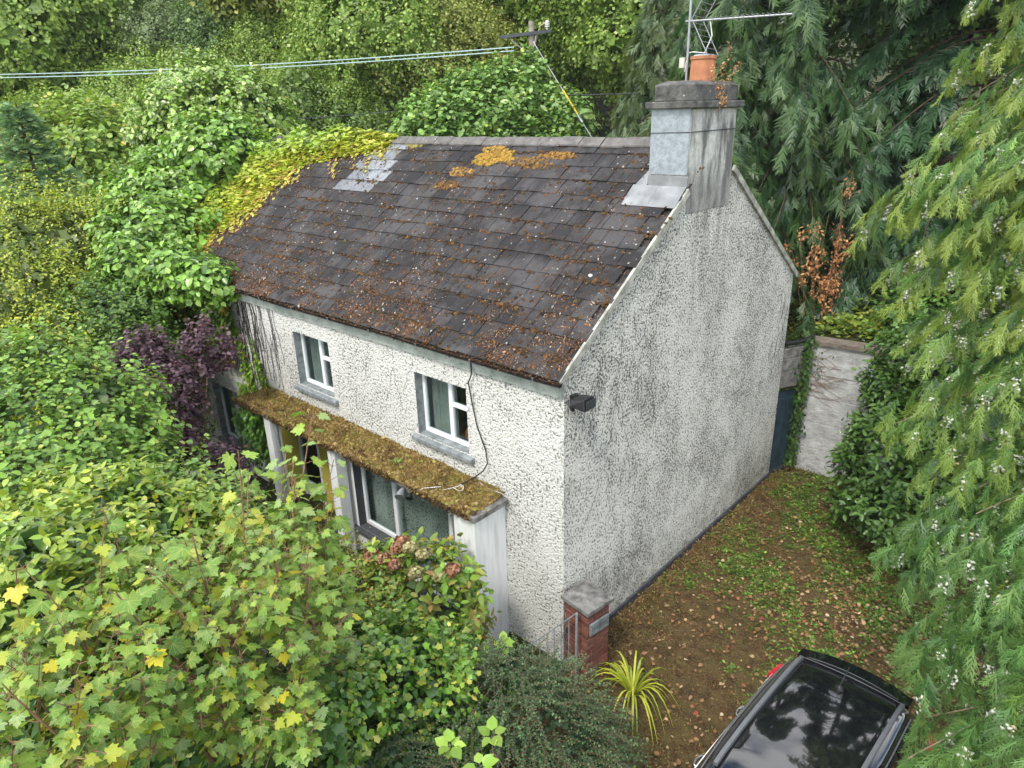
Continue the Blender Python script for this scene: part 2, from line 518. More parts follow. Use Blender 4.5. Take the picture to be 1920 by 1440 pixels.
# ------------------------------------------------------------------ cottage materials
def roughcast(name, white, gap, dirt, gapw, streak=False, sscale=25):
    k = NT(name, .92, .15)
    p = k.pos()
    wv = k.n("ShaderNodeVectorMath", operation='ADD')
    k.link(p, wv.inputs[0])
    nv = k.n("ShaderNodeVectorMath", operation='SCALE', Scale=.045)
    k.link(k.noise(16, 3, out='Color', vec=p), nv.inputs[0])
    k.link(nv.outputs[0], wv.inputs[1])
    v = k.vor(28, 'F1', wv.outputs[0])
    v2 = k.vor(60, 'F1', wv.outputs[0])
    fine = k.noise(60, 4, .65, p)
    big = k.noise(.8, 5, .6, p)
    spk0 = k.noise(sscale, 3, .62, p)
    mid = k.noise(4.5, 5, .6, p)
    h = k.math('ADD', k.math('MULTIPLY', v, -1.0), k.math('MULTIPLY', v2, -.5))
    h = k.math('ADD', h, k.math('MULTIPLY', spk0, 3.0))
    spk = spk0
    gapf = k.mapr(k.math('ADD', spk, k.math('ADD', k.math('MULTIPLY', k.math('SUBTRACT', mid, .5), -.22), k.math('MULTIPLY', k.math('SUBTRACT', big, .5), -.25))), gapw + .015, gapw - .05)
    _unused = k.mapr(k.math('ADD', k.math('ADD', v, k.math('MULTIPLY', v2, .45)), k.math('MULTIPLY', k.math('SUBTRACT', mid, .5), .5)), gapw, gapw + .22)
    c = k.mix(k.mapr(fine, .35, .7), tuple(a * .8 for a in white), white)
    c = k.mix(k.math('MULTIPLY', gapf, .9), c, gap)
    st = k.math('MULTIPLY', k.mapr(k.math('ADD', k.math('MULTIPLY', big, .65), k.math('MULTIPLY', mid, .35)), .42, .60), dirt)
    c = k.mix(st, c, tuple(a * .9 for a in gap))
    if streak:
        sx = k.n("ShaderNodeSeparateXYZ", Vector=p)
        yy, zz = sx.outputs['Y'], sx.outputs['Z']
        mpn = k.n("ShaderNodeMapping", Vector=p, Scale=(1, 5, .45))
        vs_ = k.noise(1.6, 5, .6, mpn.outputs[0])
        band = k.math('MULTIPLY', k.mapr(yy, 2.4, 3.3), k.mapr(yy, 5.0, 3.9))
        band = k.math('MULTIPLY', band, k.mapr(zz, 3.6, 6.6))
        c = k.mix(k.math('MULTIPLY', k.math('MULTIPLY', band, k.mapr(vs_, .36, .62)), .6), c, (.12, .115, .10))
        low = k.math('MULTIPLY', k.mapr(zz, 1.2, .0), k.mapr(mid, .3, .6))
        c = k.mix(k.math('MULTIPLY', low, .5), c, (.13, .125, .075))
    k.color(c)
    k.bump(h, .016, 1.0)
    return k.m
M_front = roughcast("roughcast_front", (.82, .81, .75), (.15, .145, .13), .08, .442)
M_gable = roughcast("roughcast_gable", (.86, .845, .77), (.10, .095, .08), .16, .468, True, 28)

k = NT("slate", .82, .25)
oi = k.n("ShaderNodeObjectInfo").outputs['Random']
at_ = k.n("ShaderNodeAttribute", attribute_name="rnd").outputs['Fac']
rv = k.math('FRACT', k.math('ADD', k.math('MULTIPLY', oi, 7.13), k.math('MULTIPLY', at_, 3.7)))
c = k.mix(rv, (.016, .015, .017), (.045, .042, .042))
p = k.pos()
n1, n2, n3 = k.noise(1.1, 5, .6), k.noise(8, 6, .65), k.noise(45, 4, .6)
c = k.mix(k.math('MULTIPLY', k.mapr(n2, .42, .6), .8), c, (.016, .015, .015))
c = k.mix(k.math('MULTIPLY', k.mapr(n1, .48, .6), .55), c, (.082, .078, .079))
c = k.mix(k.math('MULTIPLY', k.mapr(k.noise(3.7, 6, .7), .52, .64), .4), c, (.055, .042, .034))
c = k.mix(k.math('MULTIPLY', k.mapr(k.noise(19, 5, .7), .62, .70), .55), c, (.045, .03, .018))
lich = k.math('MULTIPLY', k.mapr(k.vor(7.5), .14, .09), k.mapr(k.noise(3.2, 3), .50, .56))
lich = k.math('MULTIPLY', k.math('MULTIPLY', lich, .6), k.mapr(n3, .3, .5))
c = k.mix(lich, c, (.55, .55, .52))
c = k.mix(k.math('MULTIPLY', k.mapr(k.noise(30, 5, .7), .66, .72), .6), c, (.3, .29, .27))
k.color(c)
k.bump(k.math('ADD', n2, k.math('MULTIPLY', n3, .4)), .012)
M_slate = k.m
k = NT("new_slate", .55, .4)
rv = k.math('FRACT', k.math('MULTIPLY', k.n("ShaderNodeObjectInfo").outputs['Random'], 9.7))
mpn = k.n("ShaderNodeMapping", Vector=k.pos(), Scale=(14, 1.2, 1.2))
c = k.mix(rv, (.13, .145, .165), (.25, .27, .29))
c = k.mix(k.math('MULTIPLY', k.mapr(k.noise(1.5, 5, .6, mpn.outputs[0]), .4, .65), .6), c, (.10, .105, .11))
k.color(k.mix(k.math('MULTIPLY', k.mapr(k.noise(14, 5), .58, .66), .7), c, (.07, .055, .04)))
M_newslate = k.m

k = NT("ridge_tile", .9, .15)
c = k.mix(k.mapr(k.noise(6, 6, .65), .35, .7), (.17, .16, .15), (.075, .07, .065))
c = k.mix(k.mapr(k.vor(6), .1, .06), c, (.42, .42, .4))
k.color(c)
k.bump(k.noise(30, 5), .012)
M_ridge = k.m
M_white = simple("white_upvc", (.78, .79, .8), .3, .5, var=.04, scale=3)
k = NT("dirty_white_paint", .7, .25)
mpn = k.n("ShaderNodeMapping", Vector=k.pos(), Scale=(6, 6, .7))
k.color(k.mix(k.math('MULTIPLY', k.mapr(k.noise(2, 5, .6, mpn.outputs[0]), .45, .75), .5), (.76, .77, .76), (.35, .36, .33)))
M_paint = k.m
k = NT("grey_green_band", .8, .2)
mpn = k.n("ShaderNodeMapping", Vector=k.pos(), Scale=(2.2, 2, 5))
c = k.mix(k.mapr(k.noise(3, 6, .65), .35, .68), (.40, .43, .38), (.2, .23, .2))
c = k.mix(k.math('MULTIPLY', k.mapr(k.noise(6, 6, .75, mpn.outputs[0]), .58, .64), .8), c, (.035, .035, .035))
k.color(c)
M_band = k.m
M_greystone = simple("painted_grey_stone", (.2, .22, .22), .75, .25, var=.4, scale=9, bump=.006)
M_darkgrey = simple("dark_grey_paint", (.055, .06, .068), .6, .3, var=.3, scale=7)
M_yellow = simple("yellow_paint", (.46, .40, .07), .6, .3, var=.1, scale=2)
M_black = simple("black_plastic", (.014, .014, .015), .4, .4, var=.3)
M_concrete = simple("weathered_concrete", (.17, .165, .155), .9, .15, var=.55, scale=9, bump=.012)
k = NT("cap_concrete", .92, .12)
c = k.mix(k.mapr(k.noise(5, 6, .65), .35, .7), (.055, .055, .052), (.19, .185, .17))
c = k.mix(k.mapr(k.vor(8), .1, .06), c, (.45, .45, .43))
k.color(c); k.bump(k.noise(25, 5), .015)
M_cap = k.m
k = NT("chimney_render", .85, .2)
mpn = k.n("ShaderNodeMapping", Vector=k.pos(), Scale=(2.4, 2.4, .7))
sx = k.n("ShaderNodeSeparateXYZ", Vector=k.pos())
c = k.mix(k.mapr(k.noise(12, 6, .65), .35, .68), (.64, .64, .59), (.42, .42, .39))
c = k.mix(k.math('MULTIPLY', k.mapr(k.noise(1.7, 6, .62, mpn.outputs[0]), .44, .6), .85), c, (.09, .088, .08))
c = k.mix(k.math('MULTIPLY', k.mapr(sx.outputs['Z'], 7.1, 6.6), .6), c, (.16, .155, .145))
k.color(c); k.bump(k.noise(30, 5), .008)
M_chim = k.m
k = NT("zinc_sheet", .5, .5)
k.color(k.mix(k.mapr(k.noise(14, 6, .7), .35, .7), (.36, .4, .43), (.2, .225, .24)))
k.b.inputs['Metallic'].default_value = .25
k.bump(k.noise(9, 5), .01)
M_zinc = k.m
k = NT("lead_sheet", .4, .5)
k.color(k.mix(k.mapr(k.noise(3, 5), .35, .65), (.30, .31, .31), (.15, .155, .16)))
k.b.inputs['Metallic'].default_value = .3
M_lead = k.m
M_terra = simple("terracotta", (.40, .17, .085), .75, .25, var=.2, scale=7)
M_metal = simple("dull_aluminium", (.33, .34, .35), .45, .5, metal=.7, var=.2)
M_room = simple("room_wall", (.42, .42, .38), .9, .1, var=.08, scale=2)
M_roomg = simple("room_wall_green", (.26, .34, .29), .9, .1, var=.08, scale=2)
M_curtain = simple("net_curtain", (.36, .36, .33), .9, .1, var=.15, scale=3)
M_floor = simple("wood_floor", (.19, .1, .04), .5, .3, var=.3, scale=3)
M_blue = simple("blue_door_paint", (.022, .042, .055), .55, .35, var=.4, scale=5)
k = NT("window_glass", .03, .5)
k.b.inputs['Base Color'].default_value = (.9, .95, .95, 1)
fr = k.n("ShaderNodeLayerWeight", Blend=.5)
tr = k.n("ShaderNodeBsdfTransparent", Color=(.8, .86, .85, 1))
gl = k.n("ShaderNodeBsdfGlossy", Roughness=.02, Color=(.95, .97, 1, 1))
ms = k.n("ShaderNodeMixShader", Fac=k.math('ADD', k.math('MULTIPLY', k.math('POWER', fr.outputs['Facing'], 4.0), .7), .05))
k.link(tr.outputs[0], ms.inputs[1]); k.link(gl.outputs[0], ms.inputs[2])
k.link(ms.outputs[0], k.t.nodes['Material Output'].inputs['Surface'])
M_glass = k.m

# ------------------------------------------------------------------ cottage
LX, D, HE, HR = -12.5, 7.385, 4.4, 7.245
EY, EZ, RY, RZ = -.13, 4.60, 3.69, 7.27
SL = math.hypot(RY - EY, RZ - EZ)
sv = np.array([0, (RY - EY) / SL, (RZ - EZ) / SL])
nv_ = np.array([0, -sv[2], sv[1]])
RO = np.array([0, EY, EZ])
def roofp(x, s, n=0.0): return RO + np.array([x, 0, 0]) + s * sv + n * nv_

cot = thing("cottage", "abandoned white roughcast cottage with mossy slate roof", "house")
WIN = [(-2.994, -1.826), (-6.543, -5.375), (-10.5, -9.33)]
WZ = (2.94, 4.01)
def wall_front(b, y, x0, x1, z0, z1, ops):
    xs = sorted({x0, x1, *[v for o in ops for v in o[:2]]})
    zs = sorted({z0, z1, *[v for o in ops for v in o[2:]]})
    for a, c_ in zip(xs, xs[1:]):
        for d, e in zip(zs, zs[1:]):
            mxx, mzz = (a + c_) / 2, (d + e) / 2
            if not any(o[0] < mxx < o[1] and o[2] < mzz < o[3] for o in ops):
                b.poly([(a, y, d), (c_, y, d), (c_, y, e), (a, y, e)])
GW = (-10.65, -9.25, .55, 2.0)
REC = (-8.6, -4.98, -.5, 2.38)
ops = [(a, c_, *WZ) for a, c_ in WIN] + [GW, REC]
b = B()
wall_front(b, 0, LX, 0, -.6, HE + .15, ops)
b.obj("front_wall", M_front, cot, label="white roughcast front wall with creeper stems")
b = B()
g = [(0, 0, -.1), (0, D, -.1), (0, D, 4.65), (0, D / 2, 7.215), (0, 0, 4.65)]
b.poly(g)
b.obj("gable_wall", M_gable, cot, label="greyed roughcast gable wall with dark streaks")
b = B()
b.poly([(LX, 0, -.6), (LX, 0, 4.7), (LX, D / 2, 7.2), (LX, D, 4.7), (LX, D, -.6)])
b.poly([(0, D, -.1), (LX, D, -.1), (LX, D, HE), (0, D, HE)])
b.obj("back_wall", M_gable, cot)
b = B(); b.box(-.02, .035, .05, D, -.05, .16)
b.obj("plinth", M_darkgrey, cot, bevel=.01)

def window(x0, x1, z0, z1, y, mull, transom=None, frame_t=.055, reveal=M_greystone, depth=.15, name="window", curtain=True, room=M_room, rdepth=1.6, floor=None):
    wdw = B()
    t = frame_t
    yy, y1 = y + depth, y + depth + .06
    fr_ = B()
    fr_.box(x0, x0 + t, yy, y1, z0, z1).box(x1 - t, x1, yy, y1, z0, z1)
    fr_.box(x0 + t, x1 - t, yy, y1, z0, z0 + t * 1.2).box(x0 + t, x1 - t, yy, y1, z1 - t, z1)
    ms_ = [x0] + [x0 + (x1 - x0) * m for m in mull] + [x1]
    for m in ms_[1:-1]: fr_.box(m - t * .75, m + t * .75, yy - .004, y1, z0 + t * 1.2, z1 - t)
    if transom:
        zt = z0 + (z1 - z0) * transom
        fr_.box(ms_[-2] + t * .75, x1 - t, yy - .002, y1, zt - t * .6, zt + t * .6)
    f_ = fr_.obj(name, M_white, cot, bevel=.006)
    for i, (a, c_) in enumerate(zip(ms_, ms_[1:])):
        segs = [(z0 + t, z1 - t)]
        if transom and i == len(ms_) - 2: segs = [(z0 + t, zt - t * .6), (zt + t * .6, z1 - t)]
        for p_, q_ in segs:
            B().box(a + t * .6, c_ - t * .6, yy + .028, yy + .034, p_, q_).obj("pane", M_glass, f_)
    rv_ = B()
    rv_.poly([(x0, y, z0), (x0, y, z1), (x0, y1, z1), (x0, y1, z0)]).poly([(x1, y, z0), (x1, y1, z0), (x1, y1, z1), (x1, y, z1)])
    rv_.poly([(x0, y, z1), (x1, y, z1), (x1, y1, z1), (x0, y1, z1)]).poly([(x0, y, z0), (x0, y1, z0), (x1, y1, z0), (x1, y, z0)])
    rv_.obj("reveal", reveal, f_)
    rm = B()
    a0, a1, b0, b1 = x0 - .3, x1 + .3, y1 + .01, y1 + rdepth
    zl, zh = z0 - (.75 if floor else .55), z1 + (.06 if floor else .25)
    rm.poly([(a0, b1, zl), (a1, b1, zl), (a1, b1, zh), (a0, b1, zh)]).poly([(a0, b0, zl), (a0, b1, zl), (a0, b1, zh), (a0, b0, zh)])
    rm.poly([(a1, b0, zl), (a1, b0, zh), (a1, b1, zh), (a1, b1, zl)]).poly([(a0, b0, zh), (a0, b1, zh), (a1, b1, zh), (a1, b0, zh)])
    rm.obj("room_lining", room, f_)
    fl = B(); fl.poly([(a0, b0, zl + .003), (a1, b0, zl + .003), (a1, b1, zl + .003), (a0, b1, zl + .003)])
    fl.obj("room_floor", floor or M_room, f_)
    if curtain:
        cu = B()
        n = 18
        xa, xb = x0 + t, ms_[1] - .02
        for i in range(n):
            u0, u1 = xa + (xb - xa) * i / n, xa + (xb - xa) * (i + 1) / n
            w0, w1 = .02 * math.sin(i * 1.9), .02 * math.sin((i + 1) * 1.9)
            cu.poly([(u0, y1 + .09 + w0, z0), (u1, y1 + .09 + w1, z0), (u1, y1 + .09 + w1, z1), (u0, y1 + .09 + w0, z1)])
        cu.obj("curtain", M_curtain, f_, smooth=True)
    return f_

for i, (a, c_) in enumerate(WIN):
    f_ = window(a, c_, *WZ, 0, [.56], .60)
    s_ = B()
    s_.hexa([(a - .1, -.085, 2.835), (c_ + .12, -.085, 2.835), (c_ + .12, .16, 2.835), (a - .1, .16, 2.835),
             (a - .1, -.085, 2.905), (c_ + .12, -.085, 2.905), (c_ + .12, .16, 2.945), (a - .1, .16, 2.945)])
    s_.obj("sill", M_greystone, f_, bevel=.008)
    if i < 2:
        pt = B(); pt.lathe([(.03, 0), (.06, .05), (.055, .14), (.03, .18)], (c_ - .32 + .02 * i, .32, 2.98), 10)
        if i == 0: pt.obj("ornament", simple("orange_pot", (.35, .12, .04)), f_, smooth=True)
        else:
            B().box(c_ - .33, c_ - .1, .3, .33, 3.1, 3.75).obj("blue_cloth", simple("blue_cloth", (.02, .09, .3)), f_)
f_ = window(*GW, 0, [.5], .62)
B().box(GW[0] - .08, GW[1] + .08, -.1, .15, GW[2] - .09, GW[2] - .002).obj("sill", M_greystone, f_, bevel=.008)

# porch canopy, bay and posts
CX0, CX1, CY = -7.885, -1.02, -.72
can = B()
can.box(CX0, CX1, CY, -.002, 2.385, 2.475)
can = can.obj("canopy", M_concrete, cot, bevel=.012, label="flat porch canopy carpeted with moss")
b = B(); b.box(-1.53, -1.1, -.66, -.003, -.6, 2.384)
b.obj("end_pier", M_paint, cot, bevel=.008)
b = B()
BY = -.36
wall_front(b, BY, -4.98, -1.531, -.55, 2.384, [(-4.5, -1.75, .72, 2.3)])
b.poly([(-4.98, BY, -.55), (-4.98, BY, 2.384), (-4.98, 0.3, 2.384), (-4.98, .3, -.55)])
b.obj("bay_wall", M_paint, cot)
f_ = window(-4.5, -1.75, .72, 2.3, BY, [.34, .86], None, .06, M_darkgrey, .16, "bay_window", False, M_roomg, 4.4, M_floor)
B().box(-4.62, -1.6, BY - .1, BY + .17, .65, .717).obj("sill", M_darkgrey, f_, bevel=.008)
B().box(-4.4, -1.6, BY - .035, BY - .003, -.5, .25).obj("plinth_band", M_darkgrey, f_)
for a in (-4.76, -6.95):
    b = B(); b.box(a, a + .22, -.67, -.45, -.6, 2.384)
    b.obj("post", M_paint, cot, bevel=.01)
b = B(); b.tube([(-6.62, -.6, -.5), (-6.62, -.6, 2.38)], .035, 10)
b.obj("downpipe", M_zinc, cot, smooth=True)
b = B()
ry = .3
b.poly([(-8.6, ry, -.55), (-7.5, ry, -.55), (-7.5, ry, 2.4), (-8.6, ry, 2.4)]).poly([(-6.72, ry, -.55), (-4.975, ry, -.55), (-4.975, ry, 2.4), (-6.72, ry, 2.4)])
b.poly([(-8.6, -.001, -.55), (-8.6, ry, -.55), (-8.6, ry, 2.4), (-8.6, -.001, 2.4)]).poly([(-4.984, -.001, -.55), (-4.984, -.001, 2.4), (-4.984, ry, 2.4), (-4.984, ry, -.55)])
b.poly([(-8.6, 0, 2.383), (-4.984, 0, 2.383), (-4.984, ry, 2.383), (-8.6, ry, 2.383)])
b.obj("porch_recess", M_yellow, cot, label="yellow painted porch recess")
d_ = B()
d_.box(-7.5, -7.44, ry - .02, ry + .05, -.5, 2.38).box(-6.78, -6.72, ry - .02, ry + .05, -.5, 2.38).box(-7.44, -6.78, ry - .02, ry + .05, 2.3, 2.38).box(-7.44, -6.78, ry - .02, ry + .05, .25, .35)
d_ = d_.obj("front_door", M_white, cot, bevel=.006)
B().box(-7.44, -6.78, ry + .01, ry + .02, .35, 2.3).obj("pane", M_glass, d_)
B().box(-7.44, -6.78, ry + .005, ry + .03, -.5, .25).obj("door_panel", M_white, d_)
B().poly([(-7.9, ry + 1.2, -.5), (-6.2, ry + 1.2, -.5), (-6.2, ry + 1.2, 2.5), (-7.9, ry + 1.2, 2.5)]).obj("hall_wall", simple("hall_dark", (.06, .055, .05)), d_)

# eaves band, gutter
b = B(); b.box(LX, -.006, -.05, -.002, 4.335, 4.575)
b.obj("eaves_band", M_band, cot, bevel=.006)
b = B(); b.box(LX, -.01, -.11, -.052, 4.545, 4.575)
b.obj("soffit", M_band, cot)
gt = B()
n = 9
prof = [(EY - .025 + .046 * math.cos(t), 4.59 + .046 * math.sin(t)) for t in np.linspace(math.pi, 2 * math.pi, n)]
profo = [(EY - .025 + .052 * math.cos(t), 4.59 + .052 * math.sin(t)) for t in np.linspace(math.pi, 2 * math.pi, n)]
xs = np.linspace(LX, .06, 24)
sagx = [.008 * math.sin(x * 1.3) + .005 * math.sin(x * 3.1) for x in xs]
for j in range(len(xs) - 1):
    for P_ in (prof, profo):
        for i in range(n - 1):
            gt.poly([(xs[j], P_[i][0], P_[i][1] + sagx[j]), (xs[j + 1], P_[i][0], P_[i][1] + sagx[j + 1]), (xs[j + 1], P_[i + 1][0], P_[i + 1][1] + sagx[j + 1]), (xs[j], P_[i + 1][0], P_[i + 1][1] + sagx[j])])
gt.poly([(.06, y_, z_) for y_, z_ in profo] + [(.06, EY + .027, 4.59)])
gut = gt.obj("gutter", M_black, cot)
for x in np.arange(-.35, -9, -1.15):
    B().tube([(x, EY - .082, 4.60), (x, EY - .078, 4.565), (x, EY - .025, 4.53), (x, EY + .03, 4.56)], .009, 6).obj("gutter_bracket", M_metal, gut)

# roof
rf = B()
for sgn in (1,):
    a0, a1, a2, a3 = roofp(LX - .05, 0, -.03), roofp(-.004, 0, -.03), roofp(-.004, SL, -.03), roofp(LX - .05, SL, -.03)
    rf.poly([a0, a1, a2, a3])
    bk = lambda p_: (p_[0], 2 * RY - p_[1], p_[2])
    rf.poly([bk(a1), bk(a0), bk(a3), bk(a2)])
    rf.poly([roofp(LX - .05, 0, -.06), roofp(-.004, 0, -.06), roofp(-.004, 0, -.03), roofp(LX - .05, 0, -.03)])
roof = rf.obj("roof", M_slate, cot, label="moss speckled dark slate roof")
# verge strip along the gable
for side in (0, 1):
    b = B()
    se = ((2.82 if side == 0 else 2 * RY - 4.23) - EY) / sv[1]
    for s0, s1 in zip(np.linspace(0, se, 9)[:-1], np.linspace(0, se, 9)[1:]):
        pts = []
        for x, s_, n_ in ((.012, s0, -.07), (.05, s0, -.07), (.05, s1, -.07), (.012, s1, -.07), (.012, s0, .022), (.05, s0, .022), (.05, s1, .022), (.012, s1, .022)):
            p_ = roofp(x, s_, n_)
            if side: p_ = np.array(bk(p_))
            pts.append(p_)
        if side: pts = [pts[i] for i in (3, 2, 1, 0, 7, 6, 5, 4)]
        b.hexa(pts)
    b.obj("verge", simple("verge_mortar%d" % side, (.34, .34, .29), .85, .15, var=.55, scale=5), roof)
# slates
EXP, SW = .333, .322
rows = int(SL / EXP)
def slate_v(w_, l_, cut=0.0):
    return [(-w_ / 2, 0, 0), (w_ / 2, 0, 0), (w_ / 2, l_, -.016), (-w_ / 2, l_, -.016), (-w_ / 2, 0, .013), (w_ / 2, 0, .013), (w_ / 2, l_, -.004), (-w_ / 2, l_, -.004)]
def slate_mesh(w_, l_, mat, nm="slate"):
    b = B(); b.hexa(slate_v(w_, l_)); return b.mesh(nm, mat)
SM = [slate_mesh(SW - .006 - .003 * i, EXP + .05, M_slate) for i in range(4)]
SN = slate_mesh(SW - .006, EXP + .05, M_newslate)
allsl = []
for r_ in range(rows + 1):
    s_ = r_ * EXP
    x = .045 - SW / 2 - (SW / 2 if r_ % 2 else 0)
    while x > LX:
        if s_ < SL - .1 and not (x > -.5 and s_ > (2.83 - EY) / sv[1] - .05):
            allsl.append((x, s_))
        x -= SW
def creeper_edge(s_):
    ss = [-.1, .12, .5, 1.24, 1.81, 2.39, 3.15, 3.75, 4.0, 4.31, 4.74]
    xx = [-8.6, -9.4, -11.1, -10.95, -10.75, -10.5, -10.5, -10.2, -8.9, -8.0, -7.4]
    return np.interp(s_, ss, xx)
def new_slate(x, s_):
    if not 2.9 <= s_ <= 4.6: return False
    c0 = -7.5 + (4.6 - s_) * .02 + (0.05 if s_ < 3.3 else 0)
    return abs(x - c0) < .6
def slate_M(x, s_):
    p_ = roofp(x, s_, .012)
    a_ = rng.normal() * .018
    X_ = np.array([math.cos(a_), 0, 0]) + sv * math.sin(a_)
    Y_ = sv * math.cos(a_) - np.array([math.sin(a_), 0, 0])
    N_ = nv_ + X_ * rng.normal() * .008
    p_ = p_ + nv_ * abs(rng.normal()) * .005 + sv * rng.normal() * .006
    m_ = Matrix.Identity(4)
    for i in range(3): m_[i][0], m_[i][1], m_[i][2], m_[i][3] = X_[i], Y_[i], N_[i], p_[i]
    return m_
vis = [(x, s_) for x, s_ in allsl if x > creeper_edge(s_) - .5]
vis.sort(key=lambda q: float(np.linalg.norm(roofp(q[0], q[1]) - CAM)))
news = [q for q in vis if new_slate(*q)]
parts_ = [q for q in vis if not new_slate(*q)][:300 - len(news)] + news
ps = set(parts_)
for x, s_ in parts_:
    o = link("slate", SN if new_slate(x, s_) else SM[int(rng.integers(4))], roof)
    o.matrix_local = slate_M(x, s_)
b, rn = B(), []
for x, s_ in allsl:
    if (x, s_) in ps: continue
    m_ = slate_M(x, s_)
    b.hexa([m_ @ Vector(v) for v in slate_v(SW - .006, EXP + .05)])
    rn += [rng.random()] * 8
me = b.mesh("slates", M_slate)
me.attributes.new('rnd', 'FLOAT', 'POINT').data.foreach_set('value', np.array(rn, np.float32))
link("far_slates", me, roof, kind='stuff')
# ridge tiles
x = -.63
rb = B()
def ridge_tile(w_):
    b = B()
    t_ = .025
    for sg in (0, 1):
        pts = [(0, 0, .02), (w_, 0, .02), (w_, -.17, -.105), (0, -.17, -.105)]
        pts = [(px_, py_ if not sg else -py_, pz_) for px_, py_, pz_ in pts]
        top = [(px_, py_, pz_ + t_) for px_, py_, pz_ in pts]
        o_ = (0, 1, 2, 3) if sg else (3, 2, 1, 0)
        b.hexa([pts[i] for i in o_] + [top[i] for i in o_])
    return b.mesh("ridge_tile", M_ridge)
RT = ridge_tile(.455)
while x > LX:
    o = link("ridge_tile", RT, roof)
    o.matrix_local = Matrix.Translation((x - .46, RY, RZ + .03 + rng.normal() * .006)) @ Matrix.Rotation(rng.normal() * .012, 4, 'Z') @ Matrix.Rotation(rng.normal() * .01, 4, 'Y')
    x -= .462
B().box(LX, -.63, RY - .12, RY + .12, RZ - .09, RZ - .045).obj("ridge_board", M_concrete, roof)

# chimney
ch = B(); ch.box(-.62, .004, 2.83, 4.22, 6.3, 7.75)
ch = ch.obj("chimney", M_chim, cot, bevel=.02, label="streaked render chimney stack at the gable")
B().box(-.628, -.006, 2.818, 2.829, 6.86, 7.75).obj("zinc_sheet", M_zinc, ch)
B().tube([(-.635, 4.23, 7.43), (-.635, 2.81, 7.43), (.012, 2.81, 7.44), (.012, 4.23, 7.45)], .006, 6).obj("binding_wire", M_darkgrey, ch)
def ring(x0, x1, y0, y1, c_):
    return [(x0 + c_, y0), (x1 - c_, y0), (x1, y0 + c_), (x1, y1 - c_), (x1 - c_, y1), (x0 + c_, y1), (x0, y1 - c_), (x0, y0 + c_)]
def slab(rings):
    b = B()
    i0 = []
    for pts, z in rings:
        i0.append(len(b.v)); b.v += [(x_, y_, z) for x_, y_ in pts]
    n_ = len(rings[0][0])
    for a_, c_ in zip(i0, i0[1:]):
        for q in range(n_): b.f.append((a_ + q, a_ + (q + 1) % n_, c_ + (q + 1) % n_, c_ + q))
    b.f.append(tuple(i0[0] + q for q in reversed(range(n_)))); b.f.append(tuple(i0[-1] + q for q in range(n_)))
    return b
slab([(ring(-.71, .085, 2.745, 4.305, .02), 7.752), (ring(-.71, .085, 2.745, 4.305, .02), 7.845)]).obj("cap_band", M_cap, ch, bevel=.012)
slab([(ring(-.64, .02, 2.81, 4.24, .08), 7.847), (ring(-.64, .02, 2.81, 4.24, .08), 8.06), (ring(-.55, -.07, 2.9, 4.15, .1), 8.11)]).obj("cap_block", M_cap, ch, bevel=.012)
PC = (-.27, 3.57, 8.09)
pot = B().lathe([(.185, 0), (.18, .06), (.172, .30), (.185, .315), (.185, .355), (.15, .355), (.14, .2)], PC, 24).obj("chimney_pot", M_terra, ch, smooth=True)
B().lathe([(.17, .356), (.12, .375), (.0, .385)], PC, 24).obj("pot_cover", M_zinc, ch)
# lead flashing apron on the slope below the stack
fl = B()
y0 = 2.83
def rz(y): return EZ + (y - EY) * (RZ - EZ) / (RY - EY)
s_top = (2.83 - EY) / sv[1]
fx0, fx1 = -.86, .03
for xa, xb in ((fx0, -.42), (-.418, fx1)):
    P0 = [roofp(xa, s_top - .44, .035), roofp(xb, s_top - .44, .035), roofp(xb, s_top - .03, .07), roofp(xa, s_top - .03, .07)]
    fl.hexa([p_ - nv_ * .006 for p_ in P0] + P0)
fl.hexa([(-.64, 2.80, rz(2.8) + .05), (.02, 2.80, rz(2.8) + .05), (.02, 2.815, rz(2.8) + .05), (-.64, 2.815, rz(2.8) + .05), (-.64, 2.808, rz(2.8) + .2), (.02, 2.808, rz(2.8) + .2), (.02, 2.815, rz(2.8) + .2), (-.64, 2.815, rz(2.8) + .2)])
q0 = [roofp(-.86, s_top - .05, .04), roofp(-.63, s_top - .05, .07), roofp(-.63, s_top + .75, .07), roofp(-.72, s_top + .75, .04)]
fl.hexa([p_ - nv_ * .006 for p_ in q0] + q0)
fl.obj("lead_flashing", M_lead, ch, bevel=.003)

# moss and litter on the roof
def lump_T(n=4):
    V = [(0, 0, .42)] + [(.5 * math.cos(t) * (1 + .25 * math.sin(3 * t)), .5 * math.sin(t), .28) for t in np.linspace(0, 6.283, n, endpoint=False)] + [(.75 * math.cos(t + .5), .75 * math.sin(t + .5), -.05) for t in np.linspace(0, 6.283, n, endpoint=False)]
    F = [(0, 1 + i, 1 + (i + 1) % n) for i in range(n)]
    for i in range(n):
        a_, c_ = 1 + i, 1 + (i + 1) % n
        F += [(a_, a_ + n, c_), (c_, a_ + n, c_ + n)]
    return np.array(V, float), np.array(F, int)
T_lump = lump_T()
def on_roof(n, xs_, ss_): return RO + np.outer(xs_, [1, 0, 0]) + np.outer(ss_, sv) + .02 * nv_
moss = []
n = 12500
xs_ = rng.uniform(-11.4, .0, n)
rr = rng.integers(0, rows + 1, n)
patch = np.sin(xs_ * 2.1 + rr * 1.7) + np.sin(xs_ * 5.3 - rr * 2.9) + rng.normal(size=n) * .8
low = np.exp(-rr / 4.0)
keep = (patch + low * 2.0 > 1.0)
xs_, rr = xs_[keep], rr[keep]
ss_ = rr * EXP + rng.normal(size=len(rr)) * .03 - .01 + (rng.random(len(rr)) < .3) * rng.random(len(rr)) * .3
ok = (ss_ > 0) & (ss_ < SL - .1)
